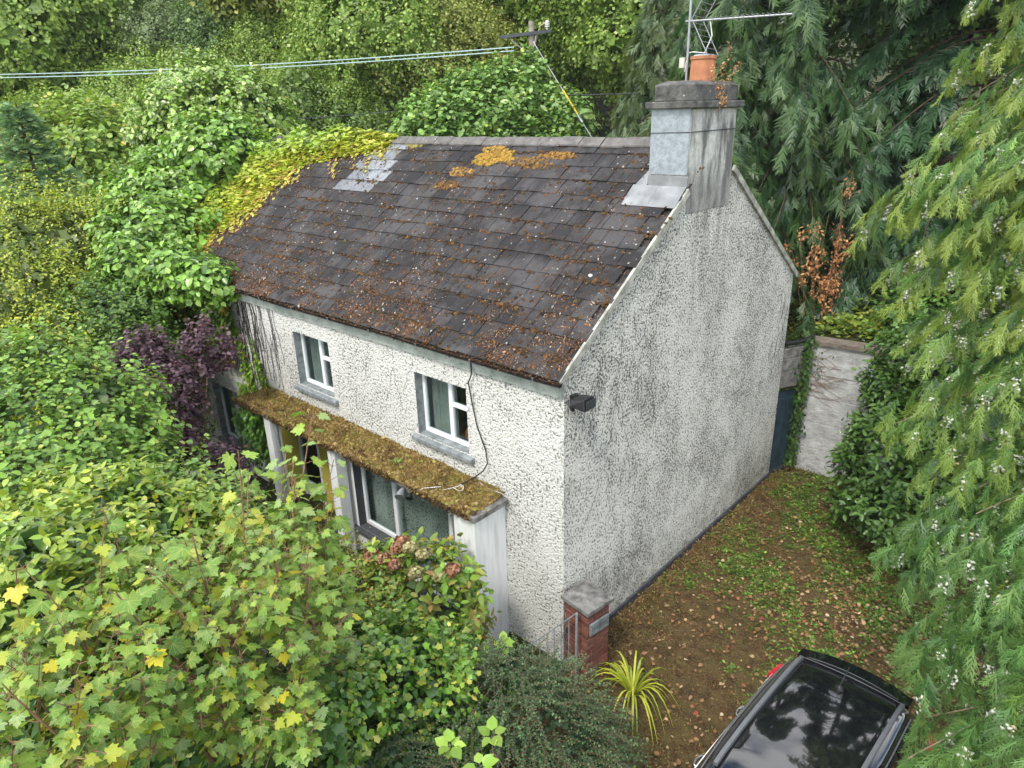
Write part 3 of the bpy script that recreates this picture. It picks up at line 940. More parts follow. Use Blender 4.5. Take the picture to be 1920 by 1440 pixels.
xs_, ss_ = xs_[ok], ss_[ok]
jx = np.concatenate([xs_[::2], xs_[::2] + rng.normal(size=len(xs_[::2])) * .05, xs_[1::2]])
js = np.concatenate([ss_[::2], ss_[::2] + rng.normal(size=len(xs_[::2])) * .014, ss_[1::2]]).clip(.005, SL - .1)
xs_, ss_ = jx, js
sz = rng.gamma(2.0, .0135, len(xs_)).clip(.010, .055)
MB_ = [(.055, .03, .015), (.08, .038, .016), (.036, .024, .013), (.11, .055, .02), (.06, .048, .016)]
moss.append(place(T_lump, on_roof(0, xs_, ss_), np.tile([1.0, 0, 0], (len(xs_), 1)) + .3 * rnd3(len(xs_)), np.tile(nv_, (len(xs_), 1)) + .35 * rnd3(len(xs_)), sz, pal(MB_, len(xs_), var=.35), wid=rng.uniform(.5, 1.2, len(xs_))))
# joints running up the slope
n = 1600
xs_ = -np.round(rng.uniform(0, 11, n) / (SW / 2)) * SW / 2 + .045 + rng.normal(size=n) * .012
ss_ = rng.uniform(0, SL - .2, n)
moss.append(place(T_lump, on_roof(0, xs_, ss_), np.tile(sv, (n, 1)), np.tile(nv_, (n, 1)), rng.gamma(2.0, .009, n).clip(.008, .05), pal(MB_[:4], n, var=.25), wid=.7))
# the golden patches near the ridge
for cx, cs, rx, rs, n, cc in ((-4.28, 4.2, .44, .27, 1700, (.27, .165, .03)), (-4.75, 3.72, .3, .12, 300, (.22, .13, .035)), (-2.75, 4.25, .35, .09, 260, (.21, .115, .03)), (-3.3, 4.05, .5, .16, 260, (.15, .085, .025)), (-6.75, 4.5, .3, .12, 300, (.22, .19, .05)), (-4.85, 3.35, .35, .12, 160, (.17, .09, .03))):
    a_, r_ = rng.random(n) * 6.283, np.sqrt(rng.random(n))
    xs_, ss_ = cx + rx * r_ * np.cos(a_) * (1 + .25 * np.sin(3 * a_ + cx) + .2 * np.sin(7 * a_ + cs)), np.minimum(cs + rs * r_ * np.sin(a_), SL - .14)
    moss.append(place(T_lump, on_roof(0, xs_, ss_), rnd3(n) + [1, 0, 0], np.tile(nv_, (n, 1)), rng.gamma(3, .010, n).clip(.012, .06), pal([cc, tuple(np.array(cc) * .55), tuple(np.array(cc) * 1.25)], n, (3, 1.5, 1), var=.25)))
foliage("moss", moss, roof, M_dry)
n = 44000
xs_ = rng.uniform(-11.4, .0, n)
ss_ = rng.exponential(.55, n)
far_ = rng.random(n) < .3
ss_[far_] = rng.uniform(0, SL - .15, far_.sum())
den = np.sin(xs_ * 1.7 + 2) + np.sin(xs_ * 4.1 + ss_ * 3) + .8 * np.sin(xs_ * 9.3 - ss_ * 11) + .5 * rng.normal(size=n)
ok = (ss_ < SL - .12) & ((den > .1) | (far_ & (den > -.6)))
xs_, ss_ = xs_[ok], ss_[ok]
n = len(xs_)
lit = [place(T_small, on_roof(0, xs_, ss_) + nv_ * .012 * rng.random((n, 1)), rnd3(n) * .8 + sv * .2, np.tile(nv_, (n, 1)) + .5 * rnd3(n), rng.gamma(3, .010, n).clip(.01, .08), pal([(.2, .085, .03), (.14, .06, .025), (.09, .05, .03), (.36, .25, .16), (.5, .46, .4)], n, (3, 3, 3, 1.2, .25), .2), wid=rng.uniform(.3, .9, n))]
# litter lying in the gutter
n = 2600
P_ = np.stack([rng.uniform(-11, .03, n), EY - .025 + rng.normal(size=n) * .02, 4.572 + rng.random(n) * .02], 1)
lit.append(place(T_small, P_, rnd3(n) * [1, .4, .3], Z3 + .5 * rnd3(n), rng.uniform(.02, .06, n), pal([(.07, .04, .025), (.035, .022, .015), (.15, .08, .04)], n, var=.25)))
foliage("needle_litter", lit, roof, M_dry)
# pale lichen crusts
n = 90
xs_, ss_ = rng.uniform(-9.5, -.1, n), rng.beta(1.2, 2.2, n) * (SL - .2)
a_ = 1 + (np.sin(xs_ * 3 + ss_ * 2) > .3)
foliage("lichen", [place(T_lump, on_roof(0, xs_, ss_) - .001 * nv_, rnd3(n), np.tile(nv_, (n, 1)), rng.gamma(2, .008, n).clip(.008, .03) * a_, pal([(.42, .42, .4), (.32, .31, .29)], n, var=.1))], roof, M_dry)

# moss carpet on the canopy
nxm, nym = 170, 22
X, Y = np.meshgrid(np.linspace(CX0 - .02, CX1 - .1, nxm), np.linspace(CY - .02, -.005, nym))
edge = np.minimum(np.minimum((X - CX0 + .02) / .12, (CX1 - .1 - X) / .12), (Y - CY + .02) / .1).clip(0, 1)
hh = .012 + edge * (.03 + .02 * (np.sin(X * 7 + np.sin(Y * 9)) * np.sin(Y * 11 + X * 2)) + .015 * rng.random(X.shape)) + .05 * np.exp(Y / .12)
V = np.stack([X, Y, 2.472 + hh], -1).reshape(-1, 3)
ii = (np.arange(nym - 1)[:, None] * nxm + np.arange(nxm - 1)[None]).ravel()
MC = [(.20, .125, .04), (.28, .19, .05), (.16, .09, .04), (.22, .19, .05), (.13, .065, .035), (.36, .27, .12)]
link("moss_carpet", mesh_np("moss_carpet", V, np.stack([ii, ii + 1, ii + nxm + 1, ii + nxm], 1), M_dry, pal(MC, len(V), var=.2), True), can)
n = 26000
k_ = rng.integers(0, len(V), n)
P_ = V[k_] + rng.normal(size=(n, 3)) * [.03, .03, .004]
ok = P_[:, 1] < -.004
P_ = P_[ok]; n = len(P_)
tone = (.5 + .5 * np.sin(P_[:, 0] * 2.2 + np.sin(P_[:, 1] * 6) * 1.5 + .8 * np.sin(P_[:, 0] * 5.1)))[:, None]
patch_ = (np.sin(P_[:, 0] * 4.3 + 3 * np.sin(P_[:, 1] * 5)) + np.sin(P_[:, 0] * 9.7 + P_[:, 1] * 8) > .7)[:, None]
cc = pal(MC, n, var=.22) * (1 - .45 * tone) + np.array([.19, .17, .035]) * .45 * tone
cc = np.where(patch_, cc * [.62, .55, .6], cc)
tuft = [place(T_small, P_, Z3 * .9 + rnd3(n) * .9, rnd3(n), rng.gamma(4, .008, n).clip(.012, .07), cc, wid=.55)]
# ragged fringe over the front edge
n = 5200
P_ = np.stack([rng.uniform(CX0, CX1 - .12, n), CY - .015 + rng.normal(size=n) * .012, 2.47 + rng.normal(size=n) * .022], 1)
ok = np.sin(P_[:, 0] * 3.1) + np.sin(P_[:, 0] * 7.7) + rng.normal(size=n) * .6 > -.7
P_ = P_[ok]; n = len(P_)
tuft.append(place(T_small, P_, rnd3(n) * .6 + np.array([0, -.6, -.5]), rnd3(n) + [0, -1, .3], rng.uniform(.02, .055, n), pal([(.075, .045, .02), (.12, .07, .02), (.05, .035, .02)], n, var=.25)))
n = 900
P_ = V[rng.integers(0, len(V), n)] + rng.normal(size=(n, 3)) * [.05, .02, .0]
P_[:, 1] = np.minimum(P_[:, 1], -.03)
tuft.append(place(T_lump, P_, rnd3(n) * [1, 1, .1], np.tile(Z3, (n, 1)), rng.gamma(3, .012, n).clip(.015, .075), pal([(.13, .13, .03), (.17, .11, .03), (.09, .06, .03), (.22, .2, .05), (.3, .22, .1)], n, var=.2)))
foliage("moss_tufts", tuft, can, M_dry)
def fern_sprig(c_, n, s_, cols):
    a_ = rng.random(n) * 6.283
    tip = np.stack([np.cos(a_), np.sin(a_), .5 + .4 * rng.random(n)], 1)
    P_ = np.tile(np.array(c_), (n, 1)) + tip * s_ * .2 * rng.random((n, 1))
    return place(T_oval, P_, tip, np.tile(Z3, (n, 1)) + .2 * rnd3(n), s_ * rng.uniform(.6, 1, n), pal(cols, n), wid=.55)
fs = [fern_sprig((x_, y_, 2.52), m_, s_, [(.12, .2, .03), (.18, .26, .05)]) for x_, y_, m_, s_ in ((-3.1, -.42, 16, .13), (-4.2, -.3, 10, .07), (-5.9, -.35, 9, .08), (-5.6, -.5, 8, .07), (-2.7, -.6, 5, .05))]
foliage("fern_sprigs", fs, can)

# ------------------------------------------------------------------ aerial on the chimney
an = thing("tv_aerial", "television aerial with grid reflectors on a mast beside the chimney pot", "aerial", (-.5, 3.52, 8.09))
mb = np.array([-.50, 3.52, 8.05])
B().tube([mb, mb + [0, 0, 1.55]], .018, 8).obj("mast", M_metal, an, smooth=True)
bd_ = nrm(np.array([.985, .17, -.02])); pd_ = np.array([-.17, .985, 0.0])
bo = mb + np.array([0, 0, .86])
B().tube([bo - bd_ * .06, bo + bd_ * 1.4], .014, 6).obj("boom", M_metal, an)
for i in range(15):
    c_ = bo + bd_ * (.34 + .07 * i)
    l_ = .13
    B().tube([c_ - pd_ * l_ + Z3 * .022, c_ + pd_ * l_ + Z3 * .022], .005, 5).obj("director", M_metal, an)
for sg in (1, -1):
    base = bo + bd_ * .12
    d_ = nrm(bd_ * .5 + Z3 * sg * .9)
    fr_ = B()
    for e in (-.26, .26): fr_.tube([base + pd_ * e, base + pd_ * e + d_ * .52], .007, 5)
    for j in range(6): fr_.tube([base - pd_ * .26 + d_ * (.05 + .093 * j), base + pd_ * .26 + d_ * (.05 + .093 * j)], .005, 5)
    fr_.obj("reflector_grid", M_metal, an)
B().tube([bo + bd_ * .3 - Z3 * .02, bo + bd_ * .34 - Z3 * .2, bo + bd_ * .25 - Z3 * .42, bo + bd_ * .08 - Z3 * .4, mb + [0, 0, .45], mb + [-.02, -.02, .2]], .008, 6).obj("aerial_lead", simple("white_cable", (.6, .6, .58)), an)
B().box(mb[0] - .1, mb[0] - .02, mb[1] - .06, mb[1] - .02, 8.3, 8.44).obj("junction_box", simple("cream_plastic", (.55, .54, .45)), an, bevel=.006)

# ------------------------------------------------------------------ flood lights
fl1 = thing("floodlight", "black floodlight with sensor fixed high on the gable wall", "lamp", (.0, .17, 4.27))
B().box(.0, .06, .12, .24, 4.22, 4.34).obj("bracket", M_black, fl1, bevel=.006)
hd = B().hexa([(.08, .0, 4.24), (.3, .04, 4.20), (.3, .30, 4.20), (.08, .28, 4.24), (.06, .04, 4.33), (.27, .06, 4.36), (.27, .28, 4.36), (.06, .26, 4.33)])
hd.obj("lamp_head", M_black, fl1, bevel=.015)
B().box(.302, .308, .07, .27, 4.23, 4.34).obj("lens", simple("dark_lens", (.05, .055, .06), .1, .6), fl1)
B().tube([(.03, .1, 4.2), (.07, .09, 4.16), (.09, .08, 4.17)], .025, 8).obj("sensor", M_black, fl1, smooth=True)
fl2 = thing("canopy_lamp", "small silver twin security lamp under the canopy edge", "lamp", (-2.4, -.74, 2.42))
B().box(-2.46, -2.36, -.76, -.722, 2.38, 2.46).obj("bracket", M_metal, fl2, bevel=.006)
B().tube([(-2.52, -.78, 2.43), (-2.48, -.86, 2.40), (-2.44, -.92, 2.37)], [.03, .06, .075], 12).obj("lamp_head", M_metal, fl2, smooth=True)
B().tube([(-2.35, -.78, 2.40), (-2.31, -.84, 2.36)], [.03, .055], 12).obj("lamp_head", M_black, fl2, smooth=True)
B().tube([(-2.36, -.74, 2.44), (-2.25, -.76, 2.46), (-2.15, -.68, 2.53), (-1.95, -.5, 2.55)], .007, 5).obj("lead", simple("pale_cable", (.62, .6, .55)), fl2)

# ------------------------------------------------------------------ cables on the house
cb = thing("black_cable", "thin black cable hanging down the front wall past the window", "cable", (-1.62, -.06, 4.4))
B().tube([(-1.62, -.07, 4.52), (-1.63, -.06, 4.3), (-1.71, -.05, 4.15), (-1.66, -.045, 3.85), (-1.58, -.045, 3.5), (-1.42, -.045, 3.15), (-1.39, -.05, 2.95), (-1.47, -.07, 2.8), (-1.62, -.12, 2.66), (-1.75, -.2, 2.56), (-1.8, -.3, 2.53)], .010, 6).obj("cable_run", M_black, cb, smooth=True)
rc = thing("roof_cable", "rusty wire lying down the slates from the chimney flashing", "cable", tuple(roofp(-1.1, 0)))
pts = [roofp(x_, s_, .035) for x_, s_ in ((-.88, 3.5), (-.95, 3.2), (-1.0, 2.92), (-1.03, 2.3), (-1.06, 1.77), (-1.07, 1.3), (-1.09, .82), (-1.2, .4), (-1.27, .12), (-1.5, -.05))]
B().tube(pts, .006, 6).obj("wire_run", simple("rusty_wire", (.07, .04, .032), .8, .2), rc, smooth=True)
kn = thing("wire_coil", "small loose loop of pale wire lying on the mossy canopy", "wire", (-1.75, -.35, 2.53))
t = np.linspace(0, 9, 28)
B().tube([(-1.72 + .09 * math.cos(a) * (1 - a / 14), -.36 + .07 * math.sin(a), 2.545 + .03 * math.sin(a * 1.7)) for a in t] + [(-1.85, -.5, 2.54), (-1.92, -.55, 2.535)], .006, 5).obj("loop", simple("pale_wire", (.55, .54, .5)), kn)
ct = thing("pale_cable", "pale cable trailing along the canopy end and up the wall corner", "cable", (-1.1, -.1, 2.5))
B().tube([(-1.55, -.06, 2.56), (-1.3, -.09, 2.555), (-1.1, -.07, 2.56), (-1.0, -.04, 2.5), (-.93, -.03, 2.3), (-.8, -.03, 2.1), (-.55, -.03, 2.0)], .007, 5).obj("cable_run", simple("weathered_cable", (.4, .38, .34)), ct)

# ------------------------------------------------------------------ brick pier with plaque, railing
k = NT("brick", .88, .15)
rv = k.n("ShaderNodeObjectInfo").outputs['Random']
c = k.mix(rv, (.13, .045, .035), (.27, .11, .08))
c = k.mix(k.math('MULTIPLY', k.mapr(k.noise(8, 5, .6), .45, .65), .6), c, (.09, .06, .045))
c = k.mix(k.math('MULTIPLY', k.mapr(k.noise(3, 4), .55, .7), .6), c, (.13, .14, .07))
k.color(c); k.bump(k.noise(60, 4), .006)
M_brick = k.m
pa = R(-8)
pc = np.array([.345, .11])
def prot(u, v): return (pc[0] + u * math.cos(pa) - v * math.sin(pa), pc[1] + u * math.sin(pa) + v * math.cos(pa))
pier = thing("brick_pier", "red brick gate pier with sloped concrete cap and grey name plaque", "pier", (pc[0], pc[1], 0))
PH, PW = 1.29, .22
bx = B(); bx.hexa([(*prot(a_, c_), z_) for z_ in (-.5, PH) for a_, c_ in ((-PW + .01, -PW + .01), (PW - .01, -PW + .01), (PW - .01, PW - .01), (-PW + .01, PW - .01))])
bx.obj("mortar_core", simple("mortar", (.3, .28, .25), .95, .1, var=.3, scale=20), pier)
BM = [B().hexa([(sx_ * l_ / 2, sy_ * .051, sz_ * .0305) for sz_ in (-1, 1) for sx_, sy_ in ((-1, -1), (1, -1), (1, 1), (-1, 1))]).mesh("brick", M_brick) for l_ in (.206, .098)]
BP = .075
for r_ in range(17):
    z_ = .04 + r_ * BP
    lay = []
    for q in range(4):
        if r_ % 2: segs = [(-.1635, 0), (.055, 0)] if True else []
        else: segs = [(-.1085 + .0, 0), (.1085, 0)]
        for u, _ in ([(-.113, 0), (.105, 0)] if r_ % 2 == 0 else [(-.0035, 0), (.165, 1)]):
            v = -PW + .051
            for _q in range(q): u, v = -v, u
            if not (abs(u) > PW or abs(v) > PW): lay.append((u, v, q, _))
    for u, v, q, sm_ in lay:
        o = link("brick", BM[sm_], pier)
        x_, y_ = prot(u, v)
        o.matrix_parent_inverse = Matrix.Identity(4)
        o.matrix_local = Matrix.Translation((x_ - pc[0], y_ - pc[1], z_ + rng.normal() * .0012)) @ Matrix.Rotation(pa + q * math.pi / 2 + rng.normal() * .006, 4, 'Z') @ Matrix.Scale(1 + rng.normal() * .006, 4)
cp = B()
def pring(h_): return [prot(-h_, -h_), prot(h_, -h_), prot(h_, h_), prot(-h_, h_)]
slab([(pring(.27), PH + .002), (pring(.27), PH + .065), (pring(.02), PH + .135)]).obj("cap", M_concrete, pier, bevel=.006)
pl = B()
u0, u1, z0, z1 = -.19, .19, .9, 1.1
pl.hexa([(*prot(a_, c_), z_) for z_ in (z0, z1) for a_, c_ in ((PW + .002, u0), (PW + .03, u0), (PW + .03, u1), (PW + .002, u1))])
pl = pl.obj("plaque", M_greystone, pier, bevel=.006)
x_ = -.15
for j, hgt in enumerate((.07, .05, .05, .05, .07, .05, .05, .07, .05)):
    for a_, c_, h0, h1 in ((0, .006, 0, hgt), (.006, .018, hgt - .008, hgt), (.006, .018, .015 * (j % 3), .015 * (j % 3) + .007))[:2 + j % 2]:
        st = B(); st.hexa([(*prot(p_, q_), z_) for z_ in (.965 + h0, .965 + h1) for p_, q_ in ((PW + .0302, x_ + a_), (PW + .0322, x_ + a_), (PW + .0322, x_ + c_), (PW + .0302, x_ + c_))])
        st.obj("carved_stroke", M_darkgrey, pl)
    x_ += .034
M_rail = simple("galvanised_rail", (.33, .38, .42), .5, .5, metal=.3, var=.2, scale=10)
rl = thing("handrail", "grey metal handrail sloping down the steps beside the brick pier", "railing", (.43, -.27, 0))
ra, rb_ = np.array([.44, -.27, 1.34]), np.array([-.55, -.3, .12])
B().hexa([tuple(p_ + o_) for o_ in (Z3 * 0, Z3 * .022) for p_ in (ra + [0, -.025, 0], ra + [0, .025, 0], rb_ + [0, .025, 0], rb_ + [0, -.025, 0])]).obj("top_bar", M_rail, rl, bevel=.004)
lo = [ra + [0, 0, -.72], rb_ + [0, 0, -.62]]
B().tube([lo[0], lo[1]], .012, 6).obj("bottom_bar", M_rail, rl)
for t in (.0, .13, .26, .39, .52, .66, .8, .95):
    p_ = ra + (rb_ - ra) * t; q_ = lo[0] + (lo[1] - lo[0]) * t
    if t in (0., .95): q_ = np.array([p_[0], p_[1], -.5])
    B().tube([p_ + [0, 0, .0], q_], .016 if t in (0., .95) else .008, 6).obj("post" if t in (0., .95) else "baluster", M_rail, rl)
B().tube([ra + [0, 0, -.12], ra + [-.05, .12, -.14]], .01, 6).obj("wall_bracket", M_darkgrey, rl)

# ------------------------------------------------------------------ retaining wall, blue door, pipe
k = NT("old_whitewash", .9, .15)
sx = k.n("ShaderNodeSeparateXYZ", Vector=k.pos())
mpn = k.n("ShaderNodeMapping", Vector=k.pos(), Scale=(1, 1, 1.5))
c = k.mix(k.mapr(k.noise(4, 6, .65), .35, .7), (.50, .50, .49), (.30, .30, .29))
c = k.mix(k.math('MULTIPLY', k.mapr(k.noise(2.2, 6, .7, mpn.outputs[0]), .54, .70), .55), c, (.17, .16, .15))
k.color(c); k.bump(k.math('ADD', k.noise(3, 5, .6, mpn.outputs[0]), k.math('MULTIPLY', k.noise(25, 4), .3)), .05)
gw = thing("retaining_wall", "tall old whitewashed retaining wall behind the gable", "wall", (.3, 8.15, 0))
wa, wb = np.array([.26, 8.14]), np.array([7.5, 8.97])
wd_ = (wb - wa) / np.linalg.norm(wb - wa); wn = np.array([-wd_[1], wd_[0]])
b = B()
for z0, z1 in ((-.1, .62), (.62, 1.25), (1.25, 1.83), (1.83, 2.35), (2.35, 3.02)):     # courses of shuttering
    o_ = rng.normal() * .008
    q = [wa - wn * o_, wb - wn * o_, wb + wn * .28, wa + wn * .28]
    b.hexa([(*p_, z_) for z_ in (z0 + .004, z1) for p_ in q])
b.obj("wall_face", k.m, gw, bevel=.012)
b = B()
q = [wa - wn * .06 - wd_ * .05, wb - wn * .06, wb + wn * .32, wa + wn * .32 - wd_ * .05]
b.hexa([(*p_, z_) for z_ in (3.023, 3.12) for p_ in q])
b.obj("coping", simple("brown_coping", (.17, .14, .115), .9, .1, var=.35, scale=12, bump=.01), gw, bevel=.01)
bdv = thing("side_door", "faded blue door and concrete lintel closing the gap behind the house", "door", (.1, 7.8, 0))
da, db = np.array([-.12, 7.46]), np.array([.22, 8.14])
def dquad(b, t0, t1, z0, z1, off, th):
    d_ = (db - da); l_ = np.linalg.norm(d_); d_ = d_ / l_; n_ = np.array([d_[1], -d_[0]])
    q = [da + d_ * l_ * t0 + n_ * off, da + d_ * l_ * t0 + n_ * (off + th), da + d_ * l_ * t1 + n_ * (off + th), da + d_ * l_ * t1 + n_ * off]
    return b.hexa([(*p_, z_) for z_ in (z0, z1) for p_ in (q[0], q[1], q[2], q[3])])
dquad(B(), .0, .82, .02, 2.0, -.03, .04).obj("door_leaf", M_blue, bdv, bevel=.005)
for t0, t1 in ((.1, .4), (.45, .75)): dquad(B(), t0, t1, .2, 1.85, .011, .015).obj("door_board", M_blue, bdv, bevel=.004)
dquad(B(), .82, .93, 0, 2.1, -.05, .12).obj("door_frame", simple("brown_frame", (.12, .075, .05), .8, .2, var=.4), bdv)
for z0, z1 in ((2.12, 2.5), (2.51, 2.78), (2.79, 3.0)): dquad(B(), .0, .97, z0, z1, -.06, .14).obj("lintel_block", M_concrete, bdv, bevel=.01)
B().tube([(-.05, 7.5, 3.12), (.1, 7.8, 3.1), (.3, 8.2, 3.16)], .05, 10).obj("drain_pipe", M_black, bdv, smooth=True)

# ------------------------------------------------------------------ parked car
k = NT("black_car_paint", .12, .5)
k.b.inputs['Base Color'].default_value = (.0055, .006, .007, 1)
k.b.inputs['Coat Weight'].default_value = 1.0
k.b.inputs['Coat Roughness'].default_value = .02
k.link(k.mapr(k.noise(130, 4, .7), .55, .75, .06, .16), k.b.inputs['Roughness'])
M_car = k.m
k = NT("tinted_glass", .03, .6)
k.b.inputs['Base Color'].default_value = (.008, .009, .01, 1)
M_tint = k.m
M_chrome = simple("chrome", (.75, .76, .77), .12, .5, metal=1.0, var=.03)
M_railm = simple("satin_roof_rail", (.10, .105, .11), .4, .5, var=.1)
M_red = simple("red_lamp", (.45, .012, .012), .15, .6, var=.1)
M_tyre = simple("tyre", (.02, .02, .02), .85, .2)
car = thing("parked_car", "black estate car with roof rails parked on the drive", "car", (3.58, -1.05, 0))
cang = R(2.6)
def cp_(u, x, z):
    """u: metres from the rear bumper towards the front, x: right side positive seen from behind"""
    y = 1.18 - u; xx = x
    yc = y + 1.05
    return (3.58 + xx * math.cos(cang) - yc * math.sin(cang) * -1, -1.05 + yc * math.cos(cang) + xx * math.sin(cang) * 0, z)
ST = [  # u, roof z, cabin half width at roof, belt half width, belt z, bottom z
    (.00, .86, .60, .70, .80, .36), (.06, .98, .66, .82, .92, .30), (.16, 1.18, .66, .88, .97, .26), (.34, 1.44, .62, .905, .985, .25), (.60, 1.505, .63, .915, .98, .25),
    (1.2, 1.54, .645, .92, .965, .25), (1.9, 1.545, .645, .92, .95, .25), (2.45, 1.50, .63, .915, .935, .25), (2.85, 1.33, .64, .91, .93, .25), (3.25, 1.04, .68, .90, .925, .25), (3.8, .95, .66, .88, .88, .26), (4.2, .86, .6, .82, .78, .28), (4.38, .7, .5, .7, .62, .34)]
def car_sec(s_):
    u, rz_, rw, bw, bz, bt = s_
    return [(bw * .86, bt), (bw * .985, bt + .12), (bw * 1.01, bt + .34), (bw, bz), (bw * .96, bz + .02), (bw * .955 * .6 + rw * 1.04 * .4, bz + (rz_ - bz) * .45), (rw * 1.06, rz_ - (rz_ - bz) * .12), (rw * .99, rz_ - .012), (rw * .8, rz_ + .012), (rw * .4, rz_ + .03), (0, rz_ + .036)]
secs = []
for s_ in ST:
    h_ = car_sec(s_)
    secs.append([cp_(s_[0], -x, z) for x, z in h_] + [cp_(s_[0], x, z) for x, z in reversed(h_[:-1])])
b = B()
nn = len(secs[0])
for sct in secs: b.v += sct
for j in range(len(secs) - 1):
    for q in range(nn - 1): b.f.append((j * nn + q, j * nn + q + 1, (j + 1) * nn + q + 1, (j + 1) * nn + q))
    b.f.append((j * nn + nn - 1, j * nn, (j + 1) * nn, (j + 1) * nn + nn - 1))
b.f.append(tuple(reversed(range(nn)))); b.f.append(tuple((len(secs) - 1) * nn + q for q in range(nn)))
o = b.obj("body", M_car, car, smooth=True)
ss = o.modifiers.new('sub', 'SUBSURF'); ss.levels = ss.render_levels = 2
def sec_at(u):
    us = [s_[0] for s_ in ST]
    return [u] + [float(np.interp(u, us, [s_[i] for s_ in ST])) for i in range(1, 6)]
def side_pt(u, f, sg, off):
    s_ = sec_at(u); h_ = car_sec(s_)
    # f 0..1 from belt to roof shoulder
    A, Bm, Cc = h_[4], h_[5], h_[6]
    p_ = (A[0] + (Bm[0] - A[0]) * f * 2, A[1] + (Bm[1] - A[1]) * f * 2) if f < .5 else (Bm[0] + (Cc[0] - Bm[0]) * (f * 2 - 1), Bm[1] + (Cc[1] - Bm[1]) * (f * 2 - 1))
    return cp_(u, sg * (p_[0] + off), p_[1] + off * .5)
for sg in (-1, 1):
    for u0, u1, v0, v1 in ((.55, 1.0, .62, 1.05), (1.06, 1.86, 1.1, 1.86), (1.93, 2.75, 1.93, 2.5)):
        b = B()
        m_ = 6
        g0 = []
        for i in range(m_ + 1):
            for j in range(4):
                f = .06 + .86 * j / 3
                ua = (u0 + (v0 - u0) * f) + ((u1 + (v1 - u1) * f) - (u0 + (v0 - u0) * f)) * i / m_
                b.v.append(side_pt(ua, f, sg, .006))
        for i in range(m_):
            for j in range(3):
                a_ = i * 4 + j
                b.f.append((a_, a_ + 1, a_ + 5, a_ + 4) if sg > 0 else (a_, a_ + 4, a_ + 5, a_ + 1))
        b.obj("side_window", M_tint, car, smooth=True)
    # trim along the belt and roof shoulder
    B().tube([side_pt(u, .0, sg, .008) for u in np.linspace(.42, 2.9, 14)], .008, 6).obj("window_trim", M_chrome, car)
    B().tube([side_pt(u, .97, sg, .004) for u in np.linspace(.5, 2.6, 14)], .009, 6).obj("drip_trim", M_railm, car)
    # roof rail: flat bar on two feet
    b = B()
    us = np.linspace(.42, 2.5, 14)
    for a_, c_ in zip(us, us[1:]):
        za, zc = sec_at(a_)[1] + .035 - .05 * max(0, (.6 - a_)) , sec_at(c_)[1] + .035 - .05 * max(0, (.6 - c_))
        xw = .56
        b.hexa([cp_(a_, sg * (xw - .024), za - .03), cp_(a_, sg * (xw + .024), za - .03), cp_(c_, sg * (xw + .024), zc - .03), cp_(c_, sg * (xw - .024), zc - .03), cp_(a_, sg * (xw - .02), za + .012), cp_(a_, sg * (xw + .02), za + .012), cp_(c_, sg * (xw + .02), zc + .012), cp_(c_, sg * (xw - .02), zc + .012)])
    b.obj("roof_rail", M_railm, car)
    # tail lamp, door handles, mirror
    b = B()
    pts = [(.03, .60, .80), (.03, .80, .80), (.30, .93, .86), (.42, .935, .93), (.42, .93, .99), (.20, .90, 1.0), (.05, .82, .96), (.04, .62, .92)]
    b.poly([cp_(u, sg * x, z) for u, x, z in (pts if sg > 0 else pts[::-1])])
    bb = [cp_(u + .05, sg * (x - .06), z - .01) for u, x, z in pts]
    i0 = len(b.v); b.v += bb
    for q in range(8): b.f.append((q, (q + 1) % 8, i0 + (q + 1) % 8, i0 + q))
    b.obj("tail_lamp", M_red, car)
    for hu in (.98, 1.95):
        B().tube([cp_(hu - .01, sg * .915, .83), cp_(hu + .015, sg * .965, .84), cp_(hu + .1, sg * .985, .84), cp_(hu + .17, sg * .965, .84), cp_(hu + .2, sg * .915, .83)], .017, 8).obj("door_handle", M_chrome, car, smooth=True)
    b = B(); b.tube([cp_(2.72, sg * .88, .98), cp_(2.7, sg * .99, 1.0), cp_(2.68, sg * 1.08, 1.02)], [.04, .09, .06], 10)
    b.obj("mirror", M_car, car, smooth=True)
    for wu in (.82, 3.5):
        wt = thing  # wheels: tyre with rim
        b = B()
        c0, c1 = cp_(wu, sg * .70, .33), cp_(wu, sg * .905, .33)
        b.tube([c0, cp_(wu, sg * .73, .33), cp_(wu, sg * .88, .33), c1], [.28, .33, .33, .28], 24)
        ty = b.obj("wheel", M_tyre, car, smooth=True)
        b = B(); b.tube([cp_(wu, sg * .90, .33), cp_(wu, sg * .912, .33)], [.22, .2], 20)
        b.obj("rim", M_metal, ty)
    b = B(); pts = [(4.05, .62, .70), (4.3, .5, .66), (4.33, .48, .56), (4.1, .72, .58)]
    b.poly([cp_(u, sg * (x + .06), z + .02) for u, x, z in pts]).obj("headlamp", M_glass, car)
# spoiler lip over the tailgate
b = B()
for i in range(10):
    x0, x1 = -.62 + .124 * i, -.62 + .124 * (i + 1)
    cv = lambda x: .09 * (abs(x) / .62) ** 2.2
    z_ = lambda x: 1.515 - .03 * (x / .62) ** 2
    b.hexa([cp_(.16 + cv(x0), x0, z_(x0) - .055), cp_(.16 + cv(x1), x1, z_(x1) - .055), cp_(.42, x1, z_(x1) - .04), cp_(.42, x0, z_(x0) - .04), cp_(.15 + cv(x0), x0, z_(x0) - .03), cp_(.15 + cv(x1), x1, z_(x1) - .03), cp_(.42, x1, z_(x1) + .006), cp_(.42, x0, z_(x0) + .006)])
b.obj("spoiler", M_car, car, smooth=True)
B().tube([cp_(.435, x, 1.533 - .045 * (x / .62) ** 2) for x in np.linspace(-.56, .56, 14)], .0045, 5).obj("tailgate_seam", M_railm, car)
B().tube([cp_(.36 + .05 * (x / .6) ** 2, x, 1.524 - .045 * (x / .62) ** 2) for x in np.linspace(-.56, .56, 14)], .0035, 5).obj("spoiler_seam", M_railm, car)
b = B()
